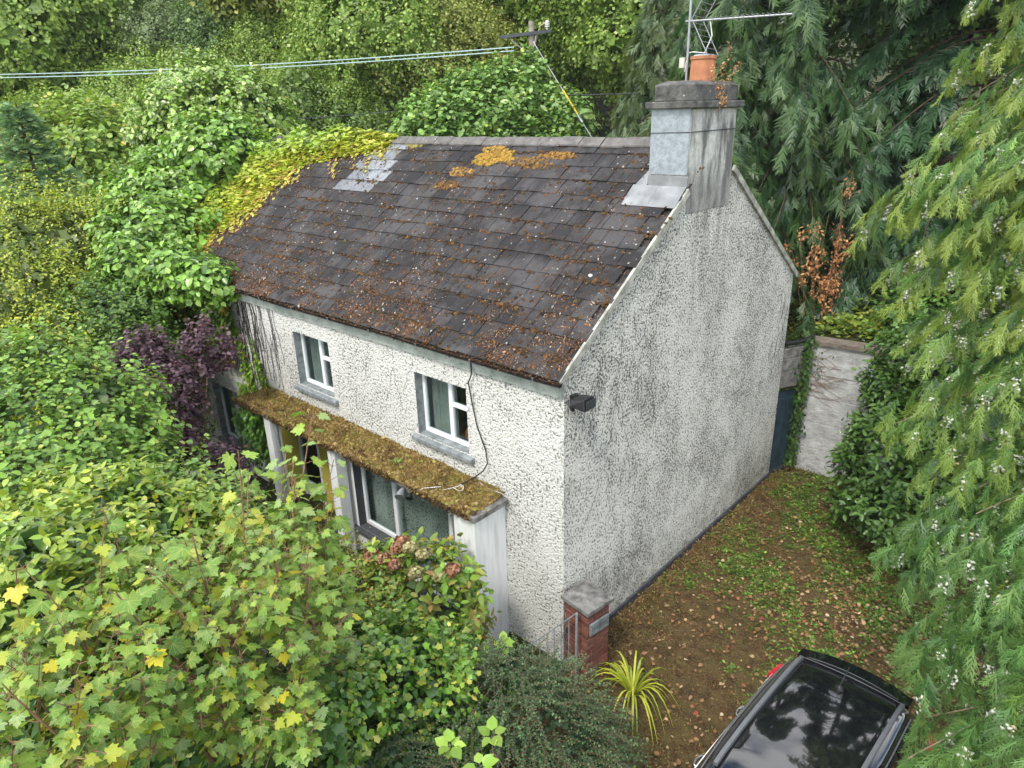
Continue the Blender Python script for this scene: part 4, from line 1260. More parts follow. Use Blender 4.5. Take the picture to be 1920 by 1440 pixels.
rw_ = [cp_(.07, -.6, 1.0), cp_(.07, .6, 1.0), cp_(.27, .55, 1.38), cp_(.27, -.55, 1.38)]
b.poly([(p_[0], p_[1] + .03, p_[2]) for p_ in rw_]).obj("rear_window", M_tint, car)
at0 = cp_(.72, -.02, 1.56)
ant = B().lathe([(.045, -.02), (.042, .01), (.025, .03), (.012, .045)], at0, 14).obj("aerial_base", M_black, car, smooth=True)
B().tube([(at0[0], at0[1], at0[2] + .03), cp_(.48, -.02, 1.70)], [.008, .004], 6).obj("aerial_rod", M_black, ant)

# ------------------------------------------------------------------ power pole, wires, stay
pp = thing("power_pole", "wooden power pole with steel crossarm and white insulator behind the ridge", "pole", (-12.1, 13.55, H(-12.1, 13.55)))
B().tube([(-12.1, 13.55, float(H(-12.1, 13.55))), (-12.1, 13.55, 10.65)], [.14, .10], 10).obj("pole_shaft", simple("grey_timber", (.26, .23, .19), .9, .1, var=.3), pp, smooth=True)
ca, cb_ = np.array([-12.95, 12.85, 10.18]), np.array([-11.6, 14.0, 10.33])
cdn = nrm(cb_ - ca); cn = np.array([cdn[1], -cdn[0], 0])
B().hexa([tuple(p_ + cn * o_ + Z3 * z_) for z_ in (-.05, .05) for p_, o_ in ((ca, .1), (cb_, .1), (cb_, .18), (ca, .18))]).obj("crossarm", simple("dark_steel", (.07, .075, .085), .6, .4, metal=.4), pp)
iv = cb_ - cdn * .14
B().lathe([(.03, .05), (.03, .12), (.09, .13), (.05, .17), (.09, .18), (.05, .22), (.09, .23), (.05, .27), (.085, .29), (.03, .33)], tuple(iv + cn * .14), 14).obj("insulator", simple("white_porcelain", (.7, .7, .7), .2, .5), pp)
for sg in (ca + cdn * .25, cb_ - cdn * .5): B().tube([sg + cn * .12, np.array([-12.1, 13.55, 9.55]) + cn * .12], .02, 6).obj("brace", M_metal, pp)
B().tube([iv + cn * .14 + Z3 * .3, iv - cdn * .25 + Z3 * .18 + cn * .14, np.array([-12.0, 13.6, 9.9])], .018, 6).obj("jumper", simple("tan_cable", (.42, .36, .25)), pp)
M_wire = simple("blue_green_wire", (.36, .48, .47), .5, .4, var=.1)
for i, (dz, d2) in enumerate(((0, 0), (-.11, -.13))):
    wr = thing("power_line", ("upper" if i == 0 else "lower") + " of the two pale power lines crossing above the woodland", "power line", (-12.2, 12.6, 9.8 + dz), "power lines")
    A_, Bq = np.array([-12.2, 12.75, 9.83 + dz]), np.array([-38.4, -.85, 10.05 + d2])
    pts = [A_ + (Bq - A_) * t - Z3 * 1.0 * (t * (1 - t)) * (1 + .0 * i) for t in np.linspace(0, 1, 24)]
    B().tube(pts, .021, 5).obj("wire", M_wire, wr)
st = thing("stay_wire", "yellow guarded pole stay with steel anchor below the sycamore", "stay", (-9.9, 13.6, float(H(-9.9, 13.6))))
sA, sB = np.array([-11.9, 13.4, 10.0]), np.array([-9.97, 13.58, 7.48])
sC = sB + (sB - sA) / np.linalg.norm(sB - sA) * 2.0
sM = sA + (sB - sA) * .62
B().tube([sA, sC], .012, 6).obj("stay_rope", M_metal, st)
B().tube([sM, sA + (sB - sA) * .93], .035, 8).obj("yellow_guard", simple("yellow_plastic", (.55, .4, .03), .5, .4, var=.15), st, smooth=True)
B().tube([sA + (sB - sA) * .93, sB + (sB - sA) * .03], .05, 8).obj("anchor_clamp", M_metal, st, smooth=True)
tw = thing("telephone_wire", "thin dark telephone wire running low behind the trees", "wire", (-10.3, 13.3, 8.28))
A_, Bq = np.array([-10.32, 13.31, 8.28]), np.array([-5.0, 16.9, 8.5])
B().tube([A_ + (Bq - A_) * t - Z3 * .4 * t * (1 - t) for t in np.linspace(0, 1, 10)], .014, 5).obj("wire", M_darkgrey, tw)
A_, Bq = np.array([-12.1, 13.4, 8.35]), np.array([-24, 2.5, 7.9])
B().tube([A_ + (Bq - A_) * t - Z3 * 1.4 * t * (1 - t) for t in np.linspace(0, 1, 16)], .014, 5).obj("wire", M_darkgrey, tw)

# ------------------------------------------------------------------ vegetation
def gz(x, y): return float(H(x, y))
def plant(name, label, cat, ells, stems=0, stem_r=.03, group=None, mat=None):
    c_ = np.mean(np.array(ells)[:, :2], axis=0)
    z0 = gz(*c_)
    t_ = thing(name, label, cat, (c_[0], c_[1], z0), group)
    if stems:
        b = B()
        for i in range(stems):
            e = ells[i % len(ells)]
            base = np.array([c_[0] + rng.normal() * .25, c_[1] + rng.normal() * .25, z0 - .1])
            top = np.array(e[:3]) + np.array([rng.normal() * e[3] * .3, rng.normal() * e[4] * .3, e[5] * .4])
            mid_ = (base + top) / 2 + np.array([rng.normal() * .15, rng.normal() * .15, .1])
            b.tube([base, (base + mid_) / 2, mid_, (mid_ + top) / 2, top], [stem_r, stem_r * .85, stem_r * .7, stem_r * .5, stem_r * .25], 6)
        b.obj("stems", mat or M_bark, t_, smooth=True)
    return t_

# --- cotoneaster: arching twigs set with tiny dark leaves
EL = [(1.2, -2.3, 1.4, 1.0, .9, .85), (1.4, -1.8, .85, .5, .55, .6), (.4, -2.15, 1.0, .7, .6, .5), (1.14, -3.13, 1.7, 1.25, .9, .5), (1.95, -2.5, 1.3, .55, .55, .5), (1.2, -2.4, .7, 1.3, 1.3, .9)]
t_ = plant("cotoneaster_bush", "dark green arching cotoneaster bush in front of the brick pier", "bush", EL, 6, .03)
def arching(ells, n, L, k, size, cols, sag=.55, fan=(0, 0, 0), T=T_small, tw=.004, twc=(.10, .07, .045)):
    P, N = hull(ells, n, -.45, .12, zmin=-.4)
    n = len(P)
    cen = np.mean(np.array(ells)[:, :3], axis=0)
    D_ = nrm(nrm(P - cen) * [1, 1, .25] + .35 * rnd3(n) + np.array(fan))
    L_ = L * (.6 + .7 * rng.random(n))
    S_ = P - D_ * L_[:, None] * .55 - N * .05
    t = np.linspace(.02, 1, k)
    Q = S_[:, None] + D_[:, None] * (L_[:, None] * t)[..., None] + Z3 * (L_[:, None] * (.28 * t - sag * t ** 2))[..., None]
    tan = nrm(np.gradient(Q, axis=1))
    side = nrm(np.cross(tan, Z3 + .3 * rnd3(n)[:, None]))
    sg = np.where(np.arange(k) % 2, 1, -1)[None, :, None]
    tip = side * sg + tan * .55 + .25 * rng.normal(size=Q.shape)
    nor = Z3 + .45 * rng.normal(size=Q.shape)
    m = n * k
    col = pal(cols, m, var=.2) * np.repeat((1 + .2 * rng.normal(size=(n, 1))).clip(.6, 1.5), k, 0)
    out_ = [place(T, Q.reshape(-1, 3), tip.reshape(-1, 3), nor.reshape(-1, 3), size * rng.uniform(.6, 1.2, m), col.clip(.003, 1))]
    a_, e_ = Q[:, :-1:3], Q[:, 1::3]
    ii_ = np.arange(0, k - 3, 3)
    p0, p1 = Q[:, ii_].reshape(-1, 3), Q[:, ii_ + 3].reshape(-1, 3)
    sd = side[:, ii_].reshape(-1, 3) * tw
    v = np.stack([p0 - sd, p0 + sd, p1 + sd, p1 - sd], 1).reshape(-1, 3)
    f = np.arange(len(v)).reshape(-1, 4)
    f = np.concatenate([f[:, :3], f[:, [0, 2, 3]]])
    out_.append((v, f, np.tile(np.array(twc), (len(v), 1))))
    return out_
CC = [(.05, .11, .042), (.036, .085, .032), (.075, .145, .052), (.10, .155, .06)]
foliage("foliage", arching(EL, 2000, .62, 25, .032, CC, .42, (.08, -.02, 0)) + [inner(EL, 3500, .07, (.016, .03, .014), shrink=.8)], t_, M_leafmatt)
EL = [(.54, -4.47, 2.25, 1.1, .75, .4), (.99, -4.01, 2.1, .75, .6, .4), (.7, -4.2, 1.2, 1.2, 1.0, .9)]
t_ = plant("creeping_cotoneaster", "low dark cotoneaster sprawl along the bottom of the view", "bush", EL, 4, .03)
foliage("foliage", arching(EL, 650, .6, 30, .026, CC, .5) + [inner(EL, 2500, .07, (.016, .03, .014))], t_, M_leafmatt)

# --- variegated ivy mound
EL = [(.23, -3.16, 1.95, .85, .8, .7), (-.25, -3.4, 2.2, .62, .6, .5), (-.2, -2.1, 1.4, .6, .48, .36), (.3, -4.07, 2.5, .6, .55, .5), (0, -3.1, 1.2, 1.0, 1.1, 1.2)]
t_ = plant("ivy_mound", "bright yellow green ivy mound beside the dark cotoneaster", "ivy", EL, 5, .03)
P, N = hull(EL, 1750, -.4, .16)
IV = [(.10, .21, .025), (.16, .30, .035), (.06, .13, .02), (.33, .36, .05), (.46, .42, .08)]
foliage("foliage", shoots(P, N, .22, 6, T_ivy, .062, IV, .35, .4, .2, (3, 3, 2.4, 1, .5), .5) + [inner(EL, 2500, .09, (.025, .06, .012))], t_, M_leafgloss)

# --- dark ivy / hedge under the sycamore
EL = [(-.08, -5.51, 2.95, 1.8, 1.3, .72), (.2, -4.65, 2.6, .85, .7, .58), (-1.6, -5.4, 2.9, 1.3, 1.0, .8), (-.3, -5.2, 1.6, 2.2, 1.6, 1.4)]
t_ = plant("ivy_hedge", "dark glossy ivy hedge beneath the sycamore leaves", "ivy", EL, 6, .04)
P, N = hull(EL, 1500, -.4, .14)
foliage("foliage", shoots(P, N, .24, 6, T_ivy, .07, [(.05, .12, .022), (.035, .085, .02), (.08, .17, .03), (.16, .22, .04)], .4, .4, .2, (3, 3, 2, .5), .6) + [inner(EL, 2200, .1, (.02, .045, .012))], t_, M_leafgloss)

# --- yellow green laurel-like shrub, left foreground
EL = [(-2.05, -4.95, 3.8, 1.4, .95, .55), (-1.02, -5.67, 4.2, .7, .65, .62), (-1.73, -4.22, 3.55, .8, .6, .42), (-1.7, -5.0, 2.6, 1.5, 1.1, 1.4)]
t_ = plant("spotted_laurel", "yellow green spotted laurel at the left foreground", "shrub", EL, 7, .035)
P, N = hull(EL, 2300, -.4, .2)
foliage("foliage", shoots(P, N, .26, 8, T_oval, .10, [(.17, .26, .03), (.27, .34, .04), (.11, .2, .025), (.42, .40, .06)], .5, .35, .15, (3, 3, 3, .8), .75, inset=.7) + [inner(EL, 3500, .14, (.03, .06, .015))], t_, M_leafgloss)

# --- sycamore sapling, foreground: 300 single leaves, the rest joined
EL = [(.53, -4.82, 4.05, .75, .7, .6), (.35, -5.32, 4.15, .75, .6, .42), (-.0, -4.1, 4.0, .5, .5, .4), (.25, -4.1, 3.45, .47, .52, .5), (.65, -5.84, 4.35, .6, .5, .45), (.81, -4.79, 3.7, .51, .42, .33), (1.08, -6.07, 4.5, .45, .4, .3), (-.3, -4.6, 4.15, .35, .35, .35)]
syc = thing("sycamore_sapling", "leafy sycamore sapling with lobed yellowing leaves in the foreground", "tree", (.2, -4.7, gz(.2, -4.7)))
b = B()
base = np.array([.25, -4.75, -.5])
SH = []
leafP, leafT, leafN, leafS = [], [], [], []
def add_shoot(p0, p1, pairs, size, sag=.0, r=.012):
    p0, p1 = np.array(p0, float), np.array(p1, float)
    mid_ = (p0 + p1) / 2 + rng.normal(size=3) * .05
    pts = [p0 * (1 - t) ** 2 + 2 * mid_ * t * (1 - t) + p1 * t * t for t in np.linspace(0, 1, 6)]
    b.tube(pts, list(np.linspace(r, r * .35, 6)), 5, cap=False)
    d_ = nrm(p1 - p0)
    a_ = nrm(np.cross(d_, rnd3(1)[0])); c_ = np.cross(d_, a_)
    for i in range(pairs):
        t = .25 + .75 * (i + .5) / pairs
        q = p0 * (1 - t) ** 2 + 2 * mid_ * t * (1 - t) + p1 * t * t
        ang = i * 1.57 + rng.normal() * .3
        for s_ in (1, -1):
            rd = (a_ * math.cos(ang) + c_ * math.sin(ang)) * s_
            out_d = nrm(rd * .9 + d_ * .35 + Z3 * .15)
            pet = size * rng.uniform(.5, 1.0)
            e = q + out_d * pet
            b.tube([q, e], [.0035, .0025], 3, cap=False)
            leafP.append(e)
            leafT.append(nrm(out_d * [1, 1, .25] - Z3 * rng.uniform(.0, .95) + rng.normal(size=3) * .22))
            leafN.append(nrm(Z3 * 1.0 + rd * .15 + rng.normal(size=3) * .3))
            leafS.append(size * rng.uniform(.5, 1.55) * (.75 + .5 * t if t < .6 else 1.25 - .5 * t))
main = [base, base + [.02, .1, 1.6], base + [.05, .25, 3.2], base + [.02, .45, 4.3]]
b.tube(main, [.05, .042, .032, .018], 7)
P, N = hull(EL, 300, -.3, .18)
for p_, n_ in zip(P, N):
    d_ = nrm(n_ * .5 + Z3 * .6 + rng.normal(size=3) * .25)
    l_ = rng.uniform(.3, .6)
    add_shoot(p_ - d_ * l_ * .7, p_ + d_ * l_ * .3, rng.integers(3, 6), .078, r=.006)
for p_, n_ in zip(*hull(EL, 30, -.2, .1)):
    if n_[2] > .1: add_shoot(p_ - Z3 * .25, p_ + Z3 * rng.uniform(.25, .55) + rng.normal(size=3) * .12, 5, .095, r=.008)
# the tall leaders that rise in front of the porch
for top, fr_, ps_ in (((-.62, -3.18, 5.08), (.0, -4.1, 3.6), 7), ((-.35, -4.1, 5.1), (.1, -4.5, 3.8), 5), ((-.1, -3.75, 4.75), (.15, -4.2, 3.6), 5), ((.35, -4.85, 5.2), (.35, -4.8, 3.4), 6), ((.0, -3.5, 4.6), (.2, -4.0, 3.3), 6), ((-.75, -3.45, 4.75), (-.1, -4.2, 3.5), 6), ((-.5, -3.1, 4.55), (.1, -3.9, 3.4), 6), ((-.9, -3.8, 4.6), (-.2, -4.4, 3.5), 6), ((-.25, -3.3, 4.35), (.2, -3.9, 3.3), 6), ((-.45, -3.55, 4.75), (.05, -4.2, 3.5), 6), ((.45, -3.75, 4.0), (.3, -4.3, 3.2), 5), ((.75, -5.5, 5.0), (.4, -5.0, 3.6), 5)):
    add_shoot(fr_, top, ps_ + 2, .125, r=.012)
for e in EL:
    b.tube([main[1], (main[2] + np.array(e[:3])) / 2, np.array(e[:3])], [.025, .016, .008], 5, cap=False)
b.obj("stems", M_twig, syc, smooth=True)
leafP, leafT, leafN, leafS = map(np.array, (leafP, leafT, leafN, leafS))
MCOL = np.array([(.15, .28, .045), (.23, .36, .055), (.11, .22, .035), (.37, .41, .04), (.54, .45, .02), (.23, .35, .12)])
ci = rng.choice(6, len(leafP), p=[.32, .25, .18, .11, .025, .115])
dist = np.linalg.norm(leafP - CAM, axis=1)
near = set(np.argsort(dist)[:300].tolist())
SMs = [mesh_np("sycamore_leaf", T_maple[0] * [1 + .12 * math.sin(j * 2), 1, .7 + .25 * (j % 4)], T_maple[1], M_maple, np.tile(MCOL[j % 6] * (1 + .12 * math.sin(j)), (len(T_maple[0]), 1))) for j in range(12)]
for me in SMs: leaf_coords(me, T_maple[0])
far_i = []
for i in range(len(leafP)):
    if i in near:
        tp = leafT[i]; nn_ = nrm(leafN[i] - (leafN[i] @ tp) * tp); bi = np.cross(tp, nn_)
        m_ = Matrix.Identity(4)
        s_ = leafS[i]
        for q in range(3): m_[q][0], m_[q][1], m_[q][2], m_[q][3] = bi[q] * s_, tp[q] * s_, nn_[q] * s_, leafP[i][q] - syc.location[q]
        o = link("leaf", SMs[ci[i] + 6 * int(rng.integers(2))], syc)
        o.matrix_parent_inverse = Matrix.Identity(4)
        o.matrix_local = m_
    else: far_i.append(i)
far_i = np.array(far_i)
o = foliage("foliage", [place(T_maple, leafP[far_i], leafT[far_i], leafN[far_i], leafS[far_i], MCOL[ci[far_i]] * (1 + .15 * rng.normal(size=(len(far_i), 1))).clip(.6, 1.4))], syc, M_maple)
leaf_coords(o.data, T_maple[0])

# --- hydrangea with faded heads
EL = [(-1.19, -1.42, 1.6, .77, .6, .5), (-1.75, -1.63, 1.65, .46, .43, .43), (-1.3, -1.4, .9, .8, .6, .8)]
t_ = plant("hydrangea_bush", "hydrangea with faded brown and green flower heads by the white pier", "bush", EL, 10, .014, mat=M_twig)
P, N = hull(EL, 260, -.3, .1)
foliage("foliage", shoots(P, N, .3, 7, T_oval, .135, [(.14, .26, .035), (.22, .32, .05), (.32, .30, .05), (.33, .17, .06), (.10, .2, .03)], .5, .35, .35, (3, 3, 2, .8, 2), .7) + [inner(EL, 500, .12, (.04, .07, .02))], t_)
heads = [(-1.55, -1.62, 2.17, 0), (-1.35, -1.55, 2.25, 1), (-1.15, -1.5, 2.2, 1), (-1.72, -1.75, 2.02, 0), (-1.95, -1.8, 1.98, 0), (-1.45, -1.75, 2.05, 0), (-.85, -1.5, 2.02, 1), (-.68, -1.38, 2.1, 0), (-2.0, -2.0, 1.75, 2), (-1.6, -1.5, 2.2, 0), (-1.05, -1.72, 2.08, 1)]
HC = [[(.26, .11, .06), (.34, .17, .1), (.18, .07, .04), (.4, .26, .18)], [(.36, .36, .15), (.3, .28, .12), (.42, .33, .2)], [(.42, .27, .33), (.35, .22, .25)]]
for x_, y_, z_, kx in heads:
    n = 190
    d_ = rnd3(n)
    hd = place(T_broad, np.array([x_ - .03, y_ - .05, z_ + .07]) + d_ * [.10, .10, .055] * (1 + .3 * np.sin(d_[:, :1] * 5 + z_ * 9)), np.cross(d_, rnd3(n)), d_, .045, pal(HC[kx], n, var=.2))
    foliage("flower_head", [hd], t_, M_dry, kind=None)

# --- low weeds before the porch
EL = [(-2.12, -2.54, 1.65, .72, .65, .5), (-1.44, -2.5, 1.35, .6, .5, .4), (-2.6, -1.9, .8, .9, .7, .6), (-1.9, -2.3, 1.0, 1.0, .9, 1.0), (-3.4, -1.6, .6, 1.1, .7, .8)]
t_ = plant("tangled_weeds", "tangle of fine stemmed weeds with orange leaves before the porch", "weeds", EL, 8, .012, mat=M_twig)
P, N = hull(EL, 1500, -.4, .2)
foliage("foliage", shoots(P, N, .35, 9, T_small, .045, [(.16, .24, .03), (.28, .28, .04), (.09, .16, .025), (.36, .16, .03)], .6, .4, .2, (3, 2, 2, .5), .6, stem=.004, stemcol=(.25, .1, .05)) + [inner(EL, 1800, .09, (.04, .06, .02))], t_)
EL = [(-3.37, -3.68, 2.9, .98, .8, .6), (-2.7, -3.2, 2.3, .9, .8, .7), (-3.2, -3.4, 1.4, 1.2, 1.1, 1.2)]
t_ = plant("elder_shrub", "pale green shrub with pointed leaves below the purple bush", "shrub", EL, 6, .02)
P, N = hull(EL, 800, -.4, .18)
foliage("foliage", shoots(P, N, .4, 8, T_oval, .10, [(.15, .25, .05), (.24, .34, .07), (.09, .17, .035), (.36, .38, .12)], .65, .35, .15, (3, 2, 2, .6), .6, stem=.005) + [inner(EL, 1400, .12, (.035, .06, .02))], t_)

# --- lilac-like shrub on the left
EL = [(-6.5, -4.05, 3.2, 1.6, 1.4, 1.25), (-7.38, -4.11, 3.75, 1.23, 1.07, .92), (-5.75, -3.5, 2.6, .75, .8, .9), (-4.92, -4.76, 3.0, 1.3, 1.1, .9), (-4.4, -4.2, 2.3, 1.1, .9, .7), (-5.6, -4.3, 1.3, 2.2, 1.4, 1.5)]
t_ = plant("lilac_shrub", "large mid green lilac shrub left of the purple bush", "shrub", EL, 14, .04)
P, N = hull(EL, 2400, -.4, .2)
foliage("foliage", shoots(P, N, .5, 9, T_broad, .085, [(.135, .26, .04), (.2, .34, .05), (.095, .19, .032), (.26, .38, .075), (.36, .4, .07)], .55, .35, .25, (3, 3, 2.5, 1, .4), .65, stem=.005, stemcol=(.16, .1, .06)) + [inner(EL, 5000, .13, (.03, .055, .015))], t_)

# --- purple smoke bush
EL = [(-6.35, -2.4, 1.75, .7, .65, .7), (-7.75, -2.1, 2.95, .75, .6, .48), (-8.51, -2.02, 3.65, .54, .46, .4), (-8.56, -2.49, 3.35, .54, .42, .3), (-7.6, -1.2, 3.75, .4, .4, .45), (-7.3, -2.4, 2.25, .5, .5, .5), (-8.0, -1.9, 3.2, .5, .45, .4), (-6.6, -2.0, 1.2, .8, .7, .9)]
t_ = plant("smoke_bush", "purple leaved smoke bush against the cottage's vine covered end", "bush", EL, 14, .028, mat=M_twig)
P, N = hull(EL, 1050, -.4, .26)
foliage("foliage", shoots(P, N, .38, 9, T_broad, .075, [(.085, .05, .066), (.12, .075, .092), (.06, .034, .046), (.17, .11, .125), (.18, .05, .07)], .5, .35, .15, (3, 3, 3, 1, .5), .6, stem=.005, stemcol=(.15, .1, .07)) + [inner(EL, 1800, .1, (.03, .014, .02))], t_, M_leafmatt)

# --- yellow green shrubs far left
EL = [(-14.67, -1.69, 4.5, 2.22, 1.91, 1.6), (-12.76, -2.98, 3.9, 1.75, 1.5, 1.25), (-14.48, -.68, 5.0, 1.4, 1.2, 1.1), (-11.57, -2.55, 3.6, 1.65, 1.2, .75), (-13.2, -2.0, 2.2, 2.6, 2.0, 2.0)]
t_ = plant("golden_shrub", "golden green layered shrub at the far left", "shrub", EL, 10, .05)
P, N = hull(EL, 4900, -.4, .25)
foliage("foliage", shoots(P, N, .5, 8, T_small, .075, [(.33, .37, .035), (.26, .32, .035), (.17, .25, .035), (.44, .42, .05)], .25, .3, .05, (3, 3, 2, 1), .9) + [inner(EL, 5000, .18, (.04, .055, .012))], t_)
EL = [(-10.86, -1.71, 3.7, 1.4, 1.1, .95), (-9.71, -1.78, 3.3, 1.05, .85, .75), (-10.3, -1.7, 2.0, 1.6, 1.0, 1.6), (-12.2, -1.6, 3.0, 1.5, 1.0, 1.4)]
t_ = plant("bramble_thicket", "dark bramble thicket between golden shrub and purple bush", "bush", EL, 8, .03)
P, N = hull(EL, 2200, -.4, .22)
foliage("foliage", shoots(P, N, .45, 8, T_broad, .075, [(.085, .16, .025), (.05, .11, .02), (.13, .22, .03)], .5, .4, .2, None, .6) + [inner(EL, 3000, .14, (.02, .04, .012))], t_)

# --- ivy clad tree at the far gable
EL = [(-15.7, 3.49, 7.6, 1.85, 1.8, 1.6), (-15.2, 3.52, 8.4, .85, .8, .7), (-15.5, 2.6, 6.9, 1.2, 1.2, 1.3), (-14.5, 3.71, 7.3, 1.35, 1.4, 1.5), (-15.2, 3.5, 5.2, 1.7, 1.6, 2.4)]
t_ = thing("ivy_clad_tree", "tree smothered in pale green ivy rising beyond the roof's far end", "tree", (-15.3, 3.3, gz(-15.3, 3.3)))
b = B(); trunk(b, (-15.3, 3.3, -.2), (-15.3, 3.4, 8.2), .3, .1); b.obj("trunk", M_bark, t_, smooth=True)
P, N = hull(EL, 3400, -.4, .16)
foliage("crown", shoots(P, N, .4, 8, T_broad, .115, [(.17, .28, .045), (.24, .36, .07), (.11, .2, .03), (.37, .46, .17), (.36, .34, .08)], .2, .35, .5, (3, 3, 2, 2.4, .4), .45) + [inner(EL, 5000, .2, (.03, .06, .015))], t_, M_leafgloss)

# --- vine heaped over the gable end and eaves
EL = [(-14.0, .5, 5.5, 1.1, 1.0, .95), (-13.7, 1.6, 6.0, 1.5, 1.3, 1.0), (-12.5, .2, 5.2, 1.5, 1.15, .8), (-10.2, -.45, 4.75, 1.2, .6, .45), (-11.2, -.9, 4.8, .7, .6, .6), (-9.0, -.3, 4.65, .55, .35, .28), (-13.4, .6, 3.6, 1.4, 1.4, 2.2), (-13.2, 2.4, 6.9, 1.2, 1.2, .9)]
t_ = thing("climbing_vine", "big leaved green vine heaped over the eaves at the roof's far end", "vine", (-13.2, .5, gz(-13.2, .5)))
b = B()
for x_ in (-12.9, -12.7, -13.1, -12.6): trunk(b, (x_, -.15 + rng.normal() * .2, -.5), (x_ + rng.normal() * .3, .2, 5.2), .05, .025, 6)
b.obj("stems", M_bark, t_, smooth=True)
P, N = hull(EL, 2900, -.4, .18)
foliage("foliage", shoots(P, N, .45, 7, T_broad, .135, [(.14, .27, .035), (.21, .36, .055), (.09, .18, .025), (.3, .4, .1)], .25, .35, .5, (3, 3, 2, 1), .5) + [inner(EL, 5000, .2, (.03, .06, .012))], t_, M_leafgloss)
# curtain of leaves hanging on the wall below the eaves
n = 5200
x_ = rng.uniform(-12.6, -8.55, n); z_ = 4.6 - rng.beta(1.1, 1.3, n) * np.where(x_ > -10.7, 1.75, 2.8)
ok = x_ < -8.62 - .35 * np.clip(3.6 - z_, 0, 3) * (.5 + .5 * np.sin(z_ * 3)) - .12 * rng.random(n)
x_, z_ = x_[ok], z_[ok]; n = len(x_)
P_ = np.stack([x_, -.06 - rng.random(n) * .22, z_], 1)
autumn = (np.sin(x_ * 3.1 + z_) + np.sin(z_ * 4.3 + x_ * 1.3) > .8)[:, None]
cc = np.where(autumn, pal([(.28, .24, .03), (.32, .16, .03), (.2, .24, .03)], n), pal([(.10, .18, .025), (.15, .22, .03), (.06, .12, .02)], n))
foliage("hanging_leaves", [place(T_broad, P_, np.array([0, -.3, -1.0]) + .35 * rnd3(n), np.array([0, -1, .45]) + .35 * rnd3(n), rng.uniform(.08, .15, n), cc)], t_)

# --- virginia creeper on the roof
cr = thing("virginia_creeper", "yellow green creeper spreading over the slates at the far end", "creeper", (-12.4, .2, 0))
n = 12500
s_ = rng.uniform(-.05, SL + .12, n)
edge = creeper_edge(s_) + .16 * np.sin(s_ * 9) + .1 * np.sin(s_ * 23)
x_ = edge - rng.exponential(1.2, n) + rng.normal(size=n) * .05
ok = (x_ > -13.3)
x_, s_, edge = x_[ok], s_[ok], edge[ok]; n = len(x_)
dpt = edge - x_
thick = (.03 + .30 * smooth(0, 1.3, dpt)) * (1 + .3 * np.sin(x_ * 4 + s_ * 3))
hgt = thick * np.sqrt(rng.random(n))
over = np.clip(s_ - SL + .1, 0, 1)
P_ = on_roof(0, x_, np.minimum(s_, SL)) + nv_ * hgt[:, None] + Z3 * (over * .3 * rng.random(n))[:, None]
tone = smooth(.2, 2.2, dpt)[:, None]
cc = pal([(.44, .47, .06), (.36, .44, .06), (.5, .44, .09), (.46, .3, .12)], n, (3, 3, 1.5, .5)) * (1 - tone) + pal([(.24, .36, .05), (.33, .42, .055), (.17, .29, .035)], n) * tone
crp = [place(T_ivy, P_, -sv * .5 + .7 * rnd3(n) * [1, 1, .6], nv_ * .6 + Z3 * .6 + .4 * rnd3(n), rng.uniform(.09, .165, n), cc)]
# runners reaching down the slope
st_ = B()
for i in range(110):
    s0 = rng.uniform(.3, 4.7); x0 = creeper_edge(s0) - .1
    dx_ = rng.uniform(.15, .75) * (1.0 if s0 > 1.0 else .6); ds_ = -rng.uniform(.1, .75) * (.6 + .2 * s0)
    m = 16
    t = np.linspace(0, 1, m)
    xr = x0 + dx_ * t + .05 * np.sin(t * 6 + i); sr = np.maximum(s0 + ds_ * t ** 1.3, .02)
    pts = [roofp(a_, c_, .03) for a_, c_ in zip(xr, sr)]
    st_.tube(pts, .005, 3, cap=False)
    kk = int(rng.integers(10, 34)) if i % 3 else 3
    tk = rng.random(kk) * .95
    Pk = on_roof(0, np.interp(tk, t, xr), np.interp(tk, t, sr)) + nv_ * .03 + rng.normal(size=(kk, 3)) * .03
    crp.append(place(T_ivy, Pk, -sv + .7 * rnd3(kk), nv_ + .3 * rnd3(kk), rng.uniform(.05, .095, kk), pal([(.42, .40, .05), (.3, .34, .05), (.4, .22, .06)], kk)))
foliage("foliage", crp, cr)
st_.obj("runners", simple("red_brown_runner", (.2, .1, .06), .8, .2), cr, kind='stuff')

# --- ivy strands and bare stems on the front wall
iv = thing("wall_ivy", "two narrow ivy strands climbing the front wall above the canopy", "ivy", (-8.3, -.05, 2.4))
parts_ = []
for xa, xb, zb, zt, wd_, n in ((-8.45, -8.75, 2.35, 3.7, .10, 420), (-7.85, -8.0, 2.55, 3.15, .09, 150), (-8.05, -8.15, 3.1, 3.6, .03, 22), (-8.6, -8.9, 1.1, 2.4, .2, 520)):
    t = rng.random(n) ** 1.1
    P_ = np.stack([xa + (xb - xa) * t + rng.normal(size=n) * wd_ * (1.1 - .7 * t), -.03 - rng.random(n) * .1, zb + (zt - zb) * t], 1)
    parts_.append(place(T_ivy, P_, np.array([0, -.2, -1.0]) + .5 * rnd3(n), np.array([0, -1, .5]) + .3 * rnd3(n), rng.uniform(.05, .10, n), pal([(.14, .28, .03), (.2, .35, .05), (.08, .17, .02), (.28, .33, .05)], n)))
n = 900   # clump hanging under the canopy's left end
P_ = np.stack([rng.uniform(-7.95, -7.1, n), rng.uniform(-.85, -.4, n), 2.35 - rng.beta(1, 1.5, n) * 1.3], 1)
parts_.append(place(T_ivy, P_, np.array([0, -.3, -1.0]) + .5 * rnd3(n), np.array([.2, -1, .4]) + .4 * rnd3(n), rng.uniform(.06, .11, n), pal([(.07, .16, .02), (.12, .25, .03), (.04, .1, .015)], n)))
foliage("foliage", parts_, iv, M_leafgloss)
vs_ = thing("dead_vine_stems", "bare dark vine stems spread over the white front wall", "vine stems", (-7.5, -.02, 2.5))
st_ = B()
